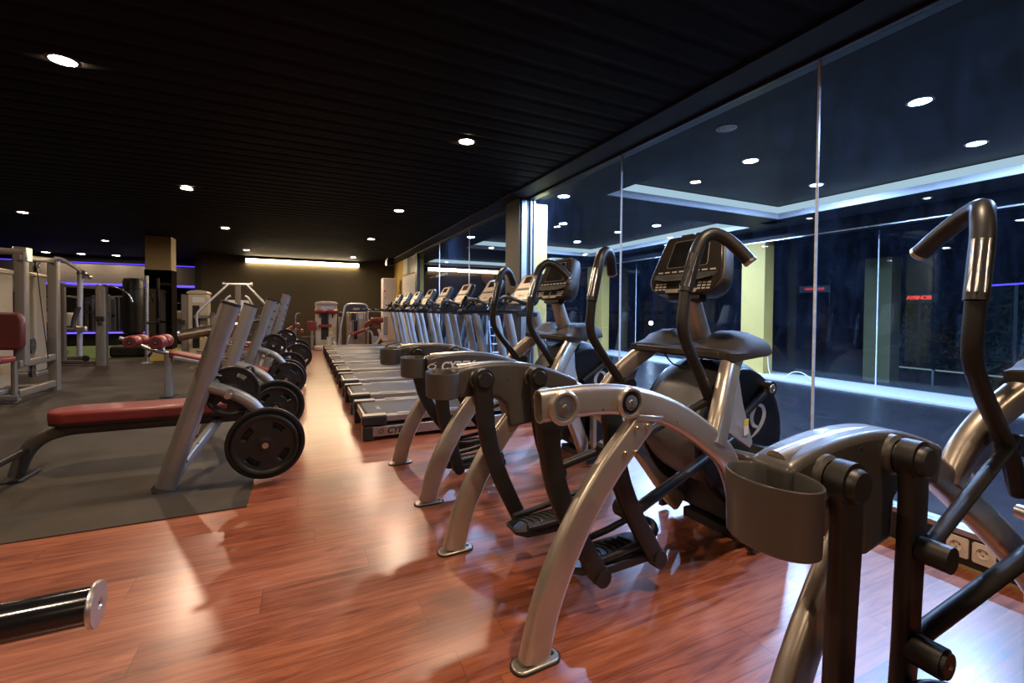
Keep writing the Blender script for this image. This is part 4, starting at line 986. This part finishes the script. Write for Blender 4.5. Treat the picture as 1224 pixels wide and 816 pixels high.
# ------------------------------------------------------------------ strength machines at the left
def stack_tower(par, x0, x1, y0, y1, z1, m='cream', cap=True):
    b = BM(); bx(b, x0, x1, y0, y1, .06, z1); tw = obj('stack_shroud', b, m, par, bevel=.03, seg=3)
    if cap:
        w = x1 - x0; b = BM()
        prof = [(x0 - .015, z1 - .01)] + [(x0 + w / 2 - (w / 2 + .015) * math.cos(PI * i / 10), z1 + .015 + .06 * math.sin(PI * i / 10)) for i in range(11)] + [(x1 + .015, z1 - .01)]
        prism(b, prof, y0 - .02, y1 + .02, 'y'); obj('top_cap', b, m, tw, bevel=.01)
    b = BM(); bx(b, x0 + .25 * (x1 - x0), x0 + .6 * (x1 - x0), y0 - .004, y0 + .002, .25, z1 - .25); win = obj('stack_window', b, 'black', tw)
    b = BM()
    for k in range(10): bx(b, x0 + .29 * (x1 - x0), x0 + .56 * (x1 - x0), y0 - .008, y0 - .003, .28 + k * .045, .315 + k * .045)
    obj('weight_stack', b, 'iron', win)
    b = BM()
    for k in range(2): bx(b, x0 + .64 * (x1 - x0), x0 + .78 * (x1 - x0), y0 - .004, y0 + .002, .42 + k * .1, .48 + k * .1)
    obj('decal', b, 'yellow_print', tw)
    b = BM(); bx(b, x0 + .25 * (x1 - x0), x1 - .12 * (x1 - x0), y0 - .003, y0 + .002, z1 - .19, z1 - .07); obj('placard', b, 'white_panel', tw)
    b = BM(); bx(b, x0 - .03, x1 + .03, y0 - .05, y1 + .05, 0, .06); obj('base', b, 'silver', tw, bevel=.01)
    return tw

# pulldown machine at the left edge
t = thing('pulldown_machine', 'silver cable machine with dark oxblood seat and backrest at the left edge', 'strength machine', (-2.95, 7.4, 0), group='strength machines on the left')
def fr(par, name, pts, w=.09, h=.07, m='bronze_silver', r=.015, ref=(0, 1, 0)):
    b = BM(); sweep(b, pts, rrect(w, h, r, 3), ref=ref); return obj(name, b, m, par)
post1 = fr(t, 'post', [(.0, -.30, .42), (.0, -.30, 1.78)], .10, .10)
post2 = fr(t, 'post', [(0, .44, 0), (0, .44, 1.70)], .10, .10)
fr(t, 'leg', [(-.02, -.42, 0), (-.02, -.42, .48)], .05, .05)
fr(t, 'leg', [(.015, .52, 0), (.015, .52, .78)], .035, .035)
fr(t, 'side_beam', [(0, -.42, .435), (0, .48, .445)], .06, .09, ref=(1, 0, 0))
fr(t, 'side_beam', [(0, -.42, .10), (0, .48, .10)], .06, .09, ref=(1, 0, 0))
fr(t, 'side_beam', [(0, -.40, 1.66), (0, .44, 1.70)], .06, .07, ref=(1, 0, 0))
fr(t, 'base_beam', [(-.85, -.42, .06), (.02, -.42, .06)], .08, .07)
fr(t, 'base_beam', [(-.85, .40, .06), (.02, .44, .06)], .08, .07)
fr(t, 'top_beam', [(-.75, -.32, 1.76), (.04, -.32, 1.72)], .07, .07)
b = BM(); box(b, (.0, -.28, 1.70), (.13, .13, .17)); hp = obj('head_block', b, 'alu', t, bevel=.012)
for p, r in (((.0, .02, 1.60), .085), ((-.02, -.05, .62), .10), ((-.02, -.05, .32), .085)):
    b = BM(); lathe(b, [(.012, -.014), (r * .75, -.010), (r, -.016), (r - .012, 0), (r, .016), (r * .75, .010), (.012, .014)], p, (1, .15, 0), 26); pu = obj('pulley', b, 'console_grey', t)
    b = BM(); cyl(b, V(p) - V((.03, 0, 0)), V(p) + V((.03, 0, 0)), .012, 12); obj('axle', b, 'zinc', pu)
b = BM(); tube(b, [(.03, -.05, 1.58), (.05, .02, 1.0), (.06, .12, .45)], .005, 8); obj('cable', b, 'black', t)
P = [(-.0, .44, 1.735), (.07, .48, 1.72), (.20, .52, 1.62), (.245, .53, 1.56)]
b = BM(); tube(b, P, .026, 12, 5); la = obj('lever_arm', b, 'silver', t)
b = BM(); lathe(b, [(.045, -.04), (.045, .04), (0, .04)], (.25, .53, 1.55), (0, 1, 0), 18); lathe(b, [(.034, -.05), (.034, .05), (0, .05)], (.31, .54, 1.51), (0, 1, 0), 18); obj('pivot', b, 'alu', la)
b = BM(); tube(b, [(.235, .52, 1.53), (.225, .52, .72), (.22, .52, .44)], .030, 12); obj('swing_arm', b, 'silver', la)
b = BM(); tube(b, [(.24, .46, 1.10), (.20, .44, .95), (.19, .42, .82)], .026, 12, 3); obj('handle', b, 'black', la)
b = BM(); box(b, (.26, .47, .80), (.12, .06, .08)); obj('handle_joint', b, 'alu', la, bevel=.015)
b = BM(); prism(b, [(-.42, .62), (.03, .60), (.065, .66), (.065, .95), (.03, 1.03), (-.42, 1.04)], -.45, -.36, 'y'); obj('backrest', b, 'red_vinyl_dark', t, bevel=.03, seg=4)
b = BM(); prism(b, [(-.55, -.78), (.02, -.76), (.03, -.48), (-.55, -.46)], .475, .545, 'z'); obj('seat', b, 'red_vinyl', t, bevel=.025, seg=4)
fr(t, 'seat_post', [(-.18, -.58, .0), (-.18, -.58, .48)], .06, .06)
b = BM(); bx(b, -.16, -.12, -.64, -.60, .1, .45); obj('adjuster', b, 'black', t)
tw = stack_tower(t, -.95, -.45, .25, .60, 1.52)
# towers behind it
t = thing('pulley_tower', 'slim silver cable column with black adjuster standing before the turf', 'cable machine', (-3.40, 10.8, 0), group='strength machines on the left')
fr(t, 'mast', [(0, 0, 0), (0, 0, 1.48)], .15, .15, 'rack_silver', .02)
b = BM(); box(b, (0, 0, 1.50), (.12, .12, .05)); obj('top_cap', b, 'zinc', t, bevel=.012)
b = BM(); bx(b, -.06, .06, -.10, -.075, .84, .93); bx(b, -.025, .025, -.12, -.075, .76, .84); obj('adjuster', b, 'black', t, bevel=.01)
b = BM(); bx(b, -.012, .012, -.078, -.0745, .15, 1.40); obj('guide_strip', b, 'alu', t)
fr(t, 'base_beam', [(0, .02, .06), (-1.05, .55, .06)], .07, .07)
fr(t, 'mast', [(-.72, .5, .06), (-.72, .5, 1.55)], .07, .07)
fr(t, 'top_beam', [(-.72, .5, 1.50), (.0, .0, 1.45)], .05, .05, 'silver')
b = BM(); tube(b, [(.02, -.04, 1.50), (.25, -.1, 1.47), (.42, -.12, 1.36), (.48, -.1, 1.2)], .018, 10, 4); obj('arm', b, 'chrome', t)
b = BM(); lathe(b, [(.0, -.02), (.055, -.02), (.06, 0), (.055, .02), (0, .02)], (-.28, .14, .14), (.5, 1, 0), 20); obj('pulley', b, 'console_grey', t)
COLUMN = t
t = thing('leg_machine', 'cream bodied leg machine with a red roller, seen past the silver cable machine', 'strength machine', (-4.50, 11.9, 0), group='strength machines on the left')
b = BM(); bx(b, -.25, .28, 0, .35, .62, .98); bd = obj('body', b, 'cream', t, bevel=.08, seg=4)
b = BM(); lathe(b, [(0, -.01), (.05, -.01), (.05, .02), (0, .02)], (.1, -.002, .85), (0, -1, 0), 18); obj('pivot', b, 'black', bd)
b = BM(); bx(b, -.1, .0, -.006, .002, .78, .85); obj('decal', b, 'yellow_print', bd)
fr(t, 'post', [(.0, .18, 0), (.0, .18, .66)], .12, .14); fr(t, 'base_beam', [(-.4, .18, .05), (.45, .18, .05)], .08, .08)
b = BM(); lathe(b, [(0, -.16), (.065, -.16), (.08, -.13), (.08, .13), (.065, .16), (0, .16)], (.02, -.2, .72), (1, .2, 0), 20); obj('roller', b, 'red_vinyl', t)
b = BM(); tube(b, [(.1, -.18, .72), (.36, -.14, .70)], .02, 10); obj('roller_axle', b, 'chrome', t)
b = BM(); tube(b, [(-.1, .1, 1.0), (-.12, .0, 1.25), (.18, -.05, 1.32), (.42, 0, 1.28)], .022, 10, 4); obj('arm', b, 'chrome', t)
b = BM(); bx(b, -.5, -.1, -.25, .1, .40, .48); obj('seat', b, 'red_vinyl', t, bevel=.025, seg=3)
fr(t, 'seat_post', [(-.3, -.1, 0), (-.3, -.1, .42)], .06, .06)
t = thing('cable_tower', 'cream weight stack tower cut off by the left edge of the view', 'cable machine', (-4.05, 9.6, 0), group='strength machines on the left')
stack_tower(t, -.28, .22, 0, .35, 1.58)
MIRRORED = [('stack', (-6.4, 13.0, 0), PI, 'cream weight stack machine seen only in the far mirror, left one'), ('stack', (-7.3, 11.4, 0), PI, 'cream weight stack machine seen only in the far mirror, right one'),
            ('column', (-6.0, 14.3, 0), PI, 'silver cable column standing close to the far mirror'), ('column', (-7.0, 12.4, 0), PI * .9, 'silver cable column seen only in the far mirror')]
# punching bag on its base
t = thing('punching_bag', 'black free standing punching bag on a black base on the turf', 'punching bag', (-3.43, 12.62, .012))
b = BM(); lathe(b, [(0, .50), (.15, .50), (.182, .53), (.186, 1.1), (.184, 1.68), (.16, 1.73), (0, 1.735)], (0, 0, 0), (0, 0, 1), 36); bag = obj('bag', b, 'black', t)
for z in (.75, 1.12, 1.5):
    b = BM(); lathe(b, [(.1865, z - .012), (.189, z), (.1865, z + .012)], (0, 0, 0), (0, 0, 1), 36); obj('seam', b, 'rubber_black', bag)
b = BM(); lathe(b, [(.10, .22), (.085, .30), (.085, .50)], (0, 0, 0), (0, 0, 1), 24); obj('neck', b, 'black', t)
b = BM(); bx(b, -.35, .36, -.28, .28, .0, .245); obj('base', b, 'rubber_black', t, bevel=.06, seg=4)
# stand in front of the pillar
t = thing('adjustable_stand', 'slim chrome adjustable stand with peg holes in front of the mirrored pillar', 'stand', (-2.78, 11.0, 0))
b = BM(); tube(b, [(0, 0, .03), (0, 0, 1.72)], .035, 14); po = obj('post', b, 'alu', t)
b = BM()
for k in range(22): cyl(b, (0.004, -.0345, .45 + k * .055), (0.004, -.037, .45 + k * .055), .009, 8)
obj('peg_hole', b, 'black', po)
b = BM(); lathe(b, [(0, 0), (.09, 0), (.09, .012), (.04, .03), (0, .03)], (0, 0, 0), (0, 0, 1), 24); obj('foot', b, 'silver', t)
b = BM(); tube(b, [(.0, -.02, .80), (.18, -.08, .80), (.2, -.09, .88)], .02, 10, 3); obj('hook', b, 'black', t)
# stack tower and overhead press
t = thing('stack_machine', 'cream weight stack tower right of the mirrored pillar', 'strength machine', (-2.06, 11.55, 0), group='strength machines on the left')
tw = stack_tower(t, -.13, .22, -.2, .2, 1.40)
fr(t, 'side_column', [(-.175, -.1, .06), (-.175, -.1, 1.38)], .09, .16, 'rack_silver', .02)
b = BM(); box(b, (-.22, -.22, .80), (.09, .07, .09)); obj('pad_holder', b, 'black', t, bevel=.01)
b = BM(); bx(b, .0, .55, -.34, -.27, .88, .95); obj('press_arm', b, 'rack_silver', t, bevel=.01)
fr(t, 'frame_leg', [(.32, -.28, 0), (.32, -.28, 1.0)], .13, .08, 'rack_silver', .015)
STACK = t
t = thing('press_machine', 'plate loaded press machine with arms splayed in an inverted V', 'strength machine', (-1.24, 10.95, 0), group='strength machines on the left')
fr(t, 'mast', [(0, .2, 0), (0, 0, 1.60)], .10, .10)
b = BM(); tube(b, [(-.25, 0, 1.60), (.25, 0, 1.60)], .035, 14); cyl(b, (-.27, 0, 1.60), (-.23, 0, 1.60), .05, 16); cyl(b, (.23, 0, 1.60), (.27, 0, 1.60), .05, 16); obj('cross_axle', b, 'alu', t)
for s in (-1, 1):
    b = BM(); tube(b, [(s * .17, -.02, 1.59), (s * .42, -.12, 1.30), (s * .62, -.2, 1.06), (s * .68, -.22, .92), (s * .66, -.22, .62)], .026, 12, 5); ar = obj('press_arm', b, 'silver', t)
    b = BM(); tube(b, [(s * .66, -.22, .64), (s * .45, -.26, .62), (s * .32, -.28, .62)], .018, 10); obj('handle', b, 'black', ar)
    b = BM(); tube(b, [(s * .13, .02, 1.36), (s * .2, -.0, 1.30), (s * .32, -.05, 1.06)], .024, 10, 3); obj('inner_arm', b, 'silver', t)
    b = BM(); tube(b, [(s * .30, -.05, 1.08), (s * .36, -.08, 1.05)], .03, 10); obj('arm_stop', b, 'black', t)
b = BM(); bx(b, -.20, .20, .03, .045, 1.02, 1.27); obj('placard', b, 'white_panel', t)
b = BM(); prism(b, [(-.03, .50), (.10, .50), (.06, .98), (-.03, .98)], -.42, -.12, 'y') if False else bx(b, -.15, .15, -.22, -.12, .55, .98); obj('backrest', b, 'red_vinyl', t, bevel=.03, seg=3)
b = BM(); bx(b, -.18, .18, -.62, -.22, .42, .51); obj('seat', b, 'red_vinyl', t, bevel=.03, seg=3)
fr(t, 'seat_post', [(0, -.42, .0), (0, -.42, .43)], .08, .08)
fr(t, 'base_beam', [(-.5, .2, .04), (.5, .2, .04)], .08, .08); fr(t, 'base_beam', [(0, -.7, .04), (0, .3, .04)], .08, .08, ref=(1, 0, 0))
for nm, loc, rz, lab in MIRRORED: copy_tree(STACK if nm == 'stack' else COLUMN, loc, lab).rotation_euler.z = rz
t = thing('sit_up_bench', 'low bench with red rollers behind the last leaning upright', 'exercise bench', (-.22, 12.15, 0))
fr(t, 'frame', [(-.5, 0, .03), (.1, 0, .62)], .06, .06); fr(t, 'leg', [(.05, 0, 0), (.05, 0, .6)], .05, .05); fr(t, 'foot', [(.05, -.2, .02), (.05, .2, .02)], .05, .04, ref=(1, 0, 0))
b = BM(); prism(b, [(-.75, .14), (.02, .62), (-.02, .69), (-.79, .21)], -.13, .13, 'y'); obj('pad', b, 'red_vinyl', t, bevel=.02, seg=3)
for x, z in ((.10, .70), (.18, .55)):
    b = BM(); lathe(b, [(0, -.2), (.045, -.2), (.055, -.17), (.055, .17), (.045, .2), (0, .2)], (x, 0, z), (0, 1, 0), 16); ro = obj('roller', b, 'red_vinyl', t)
    b = BM(); cyl(b, (x, -.2, z), (x, -.25, z), .02, 10); obj('end_cap', b, 'chrome', ro)
b = BM(); tube(b, [(.05, .08, .55), (.06, .08, .95), (.16, .08, .98)], .014, 8, 3); obj('grip', b, 'chrome', t)

# ------------------------------------------------------------------ machines along the back wall
t = thing('back_machine', 'cream back machine with two red roller pads before the dark back wall', 'strength machine', (.58, 13.3, 0), group='machines along the back wall')
tw = stack_tower(t, -.27, .28, .10, .45, 1.24)
fr(t, 'side_column', [(.36, .1, 0), (.36, .1, .90)], .09, .09, 'silver')
b = BM(); box(b, (.38, .08, .95), (.11, .10, .13)); obj('adjuster', b, 'black', t, bevel=.02)
for s in (-1, 1):
    b = BM(); lathe(b, [(0, -.14), (.045, -.14), (.06, -.12), (.06, .12), (.045, .14), (0, .14)], (s * .155, -.06, 1.03), (1, 0, 0), 18); obj('shoulder_pad', b, 'red_vinyl', t)
    b = BM(); tube(b, [(s * .16, -.05, 1.0), (s * .16, .0, .86)], .018, 8); obj('pad_post', b, 'black', t)
b = BM(); tube(b, [(-.28, -.06, 1.03), (.28, -.06, 1.03)], .015, 8); tube(b, [(0, -.06, 1.05), (0, -.02, .55)], .025, 10); obj('lever', b, 'black', t)
b = BM(); bx(b, -.48, -.25, -.12, -.02, .52, .77); obj('backrest', b, 'red_vinyl', t, bevel=.025, seg=3)
b = BM(); lathe(b, [(0, -.17), (.035, -.17), (.045, -.15), (.045, .15), (.035, .17), (0, .17)], (-.04, -.10, .64), (1, 0, 0), 16); obj('roller', b, 'red_vinyl', t)
fr(t, 'backrest_post', [(-.36, -.03, .0), (-.36, -.03, .56)], .07, .07)
b = BM(); prism(b, [(-.30 + .28 * (1 - math.cos(PI * i / 8)), -.35 - .12 * math.sin(PI * i / 8)) for i in range(9)] + [(.28, .1), (-.30, .1)], 0, .10, 'z'); obj('base', b, 'cream', t, bevel=.02)
b = BM(); tube(b, [(.05, -.2, .05), (.05, -.18, .34)], .05, 12); obj('pedestal', b, 'cream', t)
b = BM(); tube(b, [(.16, -.22, .34), (.20, -.25, .20), (.30, -.28, .08)], .02, 10, 3); lathe(b, [(.0, -.02), (.05, -.02), (.05, .02), (0, .02)], (.17, -.24, .30), (0, 1, 0), 16); obj('foot_lever', b, 'chrome', t)
for z in (.22, .30): 
    b = BM(); bx(b, -.62, -.3, .0, .2, z, z + .05); obj('step_plate', b, 'console_grey', t, bevel=.01)
t = thing('leg_curl_machine', 'leg curl machine with a silver arch frame and red pads beside the white cabinet', 'strength machine', (1.30, 13.3, 0), group='machines along the back wall')
b = BM(); tube(b, [(-.42, -.1, .0), (-.36, -.05, .55), (-.26, 0, 1.08), (-.20, 0, 1.20), (-.10, 0, 1.24), (.25, 0, 1.24), (.34, 0, 1.18), (.36, 0, 1.05), (.37, 0, .5), (.37, 0, .0)], .03, 12, 5); obj('arch_frame', b, 'silver', t)
b = BM(); bx(b, -.22, .33, -.02, .03, 1.02, 1.20); hd = obj('header_panel', b, 'console_grey', t, bevel=.01)
b = BM(); prism(b, [(.06 + .10 * math.cos(2 * PI * i / 20), 1.11 + .03 * math.sin(2 * PI * i / 20)) for i in range(20)], -.024, -.02, 'y'); obj('emblem', b, 'button', hd)
stack_tower(t, -.17, .33, .06, .42, 1.02, 'cream', False)
b = BM(); 
for x in (-.12, -.02, .11, .27): tube(b, [(x, .03, .10), (x, .03, 1.03)], .014, 8)
obj('guide_rod', b, 'alu', t)
b = BM(); bx(b, -.08, .0, -.10, -.04, .80, 1.0); bx(b, .01, .05, -.10, -.04, .80, 1.0); obj('handle', b, 'black', t, bevel=.01)
b = BM(); prism(b, [(-.12, .36), (.26, .51), (.23, .58), (-.15, .43)], -.55, -.28, 'y'); obj('chest_pad', b, 'red_vinyl', t, bevel=.025, seg=3)
b = BM(); prism(b, [(.22, .58), (.42, .72), (.36, .82), (.24, .74)], -.55, -.28, 'y'); obj('thigh_pad', b, 'red_vinyl', t, bevel=.035, seg=3)
b = BM(); lathe(b, [(0, -.17), (.06, -.17), (.075, -.15), (.075, .15), (.06, .17), (0, .17)], (.56, -.42, .80), (1, .1, 0), 18); obj('roller', b, 'red_vinyl', t)
b = BM(); prism(b, [(.42, .56), (.62, .58), (.62, .66), (.48, .68)], -.5, -.3, 'y'); obj('elbow_pad', b, 'red_vinyl', t, bevel=.02, seg=3)
b = BM(); tube(b, [(-.22, -.42, .0), (-.2, -.42, .25), (-.12, -.42, .38), (.2, -.42, .52), (.36, -.42, .60)], .03, 12, 4); tube(b, [(.22, -.42, .55), (.40, -.42, .48), (.45, -.42, .3), (.45, -.42, .0)], .03, 12, 4); obj('pad_frame', b, 'silver', t)
b = BM(); tube(b, [(.60, -.40, .55), (.65, -.40, .38), (.58, -.42, .2), (.5, -.42, .12)], .035, 12, 4); obj('curl_arm', b, 'ac_white', t)
b = BM(); lathe(b, [(0, -.03), (.10, -.03), (.11, 0), (.10, .03), (0, .03)], (.53, -.36, .25), (0, 1, 0), 24); obj('cam', b, 'alu', t)
fr(t, 'base_beam', [(-.4, -.42, .03), (.6, -.42, .03)], .07, .06)
t = thing('horizontal_bar', 'thin pale bar at hand height between the leg curl machine and the white cabinet', 'bar', (1.98, 13.45, 0))
b = BM(); tube(b, [(-.27, 0, 1.035), (.10, 0, 1.035)], .012, 10); obj('bar', b, 'alu', t)
b = BM(); tube(b, [(-.20, 0, 0), (-.20, 0, 1.035)], .014, 10); obj('post', b, 'black', t)
b = BM(); bx(b, -.30, -.10, -.12, .12, 0, .02); obj('foot', b, 'black', t)
t = thing('air_conditioner', 'tall pinkish white floor standing air conditioner cabinet in the back corner', 'air conditioner', (2.31, 13.42, 0))
b = BM(); bx(b, -.21, .21, 0, .30, .17, 2.02); cb = obj('cabinet', b, 'ac_white', t, bevel=.025, seg=3)
b = BM(); bx(b, -.19, .19, .02, .28, 0, .17); obj('base', b, 'black', t)
b = BM()
for k in range(12): bx(b, -.17, -.06, -.004, .004, .36 + k * .045, .385 + k * .045)
obj('grille', b, 'console_grey', cb)
b = BM(); bx(b, -.205, -.195, .1, .2, 1.60, 1.66); bx(b, -.17, -.12, -.006, .003, 1.62, 1.66); bx(b, -.15, -.13, -.006, .003, 1.42, 1.47); obj('control', b, 'red_print', cb)
b = BM(); bx(b, -.13, .18, -.003, .003, 1.70, 1.93); obj('outlet', b, 'white_panel', cb)
t = thing('loudspeaker', 'small black loudspeaker hanging under the ceiling by the white door', 'speaker', (2.18, 12.6, 2.30))
b = BM(); bx(b, -.09, .09, -.10, .12, 0, .22); sp = obj('cabinet', b, 'black', t, bevel=.02)
b = BM(); lathe(b, [(.055, 0), (.055, .004), (.03, -.004), (0, .002)], (0, -.101, .09), (0, -1, 0), 24); obj('cone', b, 'console_grey', sp)
b = BM(); bx(b, -.12, -.095, -.08, .1, .0, .16); obj('side_grille', b, 'alu', sp)
b = BM(); cyl(b, (0, 0, .22), (0, 0, .27), .02, 12); obj('bracket', b, 'black', t)
t = thing('floor_cable', 'thin white cable lying on the pale strip beside the yellow column', 'cable', (7.3, 5.2, .024))
b = BM(); tube(b, [(.05, -.02, .30), (.04, -.05, .10), (.03, -.12, .0), (.0, -.35, .0), (-.02, -.5, .10), (.0, -.65, .11), (.02, -.85, .0), (.05, -1.0, .0)], .007, 8, 5); obj('cord', b, 'white_print', t)

# ------------------------------------------------------------------ world, camera, colour
w = bpy.data.worlds.new('night'); bpy.context.scene.world = w; w.use_nodes = True
w.node_tree.nodes['Background'].inputs[0].default_value = (.03, .045, .09, 1); w.node_tree.nodes['Background'].inputs[1].default_value = .06
cam = bpy.data.cameras.new('camera'); co = bpy.data.objects.new('camera', cam); C.objects.link(co)
cam.sensor_width = 36; cam.lens = 535.2 / 1224 * 36; cam.shift_y = -(408 - 381.2) / 1224; cam.clip_start = .02; cam.clip_end = 200
yaw, pitch, roll = .43669, -.018997, .0085445
fw = V((math.sin(yaw) * math.cos(pitch), math.cos(yaw) * math.cos(pitch), math.sin(pitch)))
r = V((math.cos(yaw), -math.sin(yaw), 0)); u = r.cross(fw)
r2 = r * math.cos(roll) + u * math.sin(roll); u2 = -r * math.sin(roll) + u * math.cos(roll)
m = Matrix((r2, u2, -fw)).transposed().to_4x4(); m.translation = (0, 0, 1.10)
co.matrix_world = m
s = bpy.context.scene; s.camera = co
s.view_settings.view_transform = 'Standard'; s.view_settings.look = 'None'; s.view_settings.gamma = 1; s.view_settings.use_curve_mapping = False
s.view_settings.exposure = 0.25
cy = s.cycles
cy.use_denoising = True; cy.max_bounces = 8; cy.diffuse_bounces = 3; cy.glossy_bounces = 5; cy.transparent_max_bounces = 16; cy.transmission_bounces = 4
cy.sample_clamp_indirect = 4; cy.caustics_reflective = False; cy.caustics_refractive = False; cy.use_light_tree = True
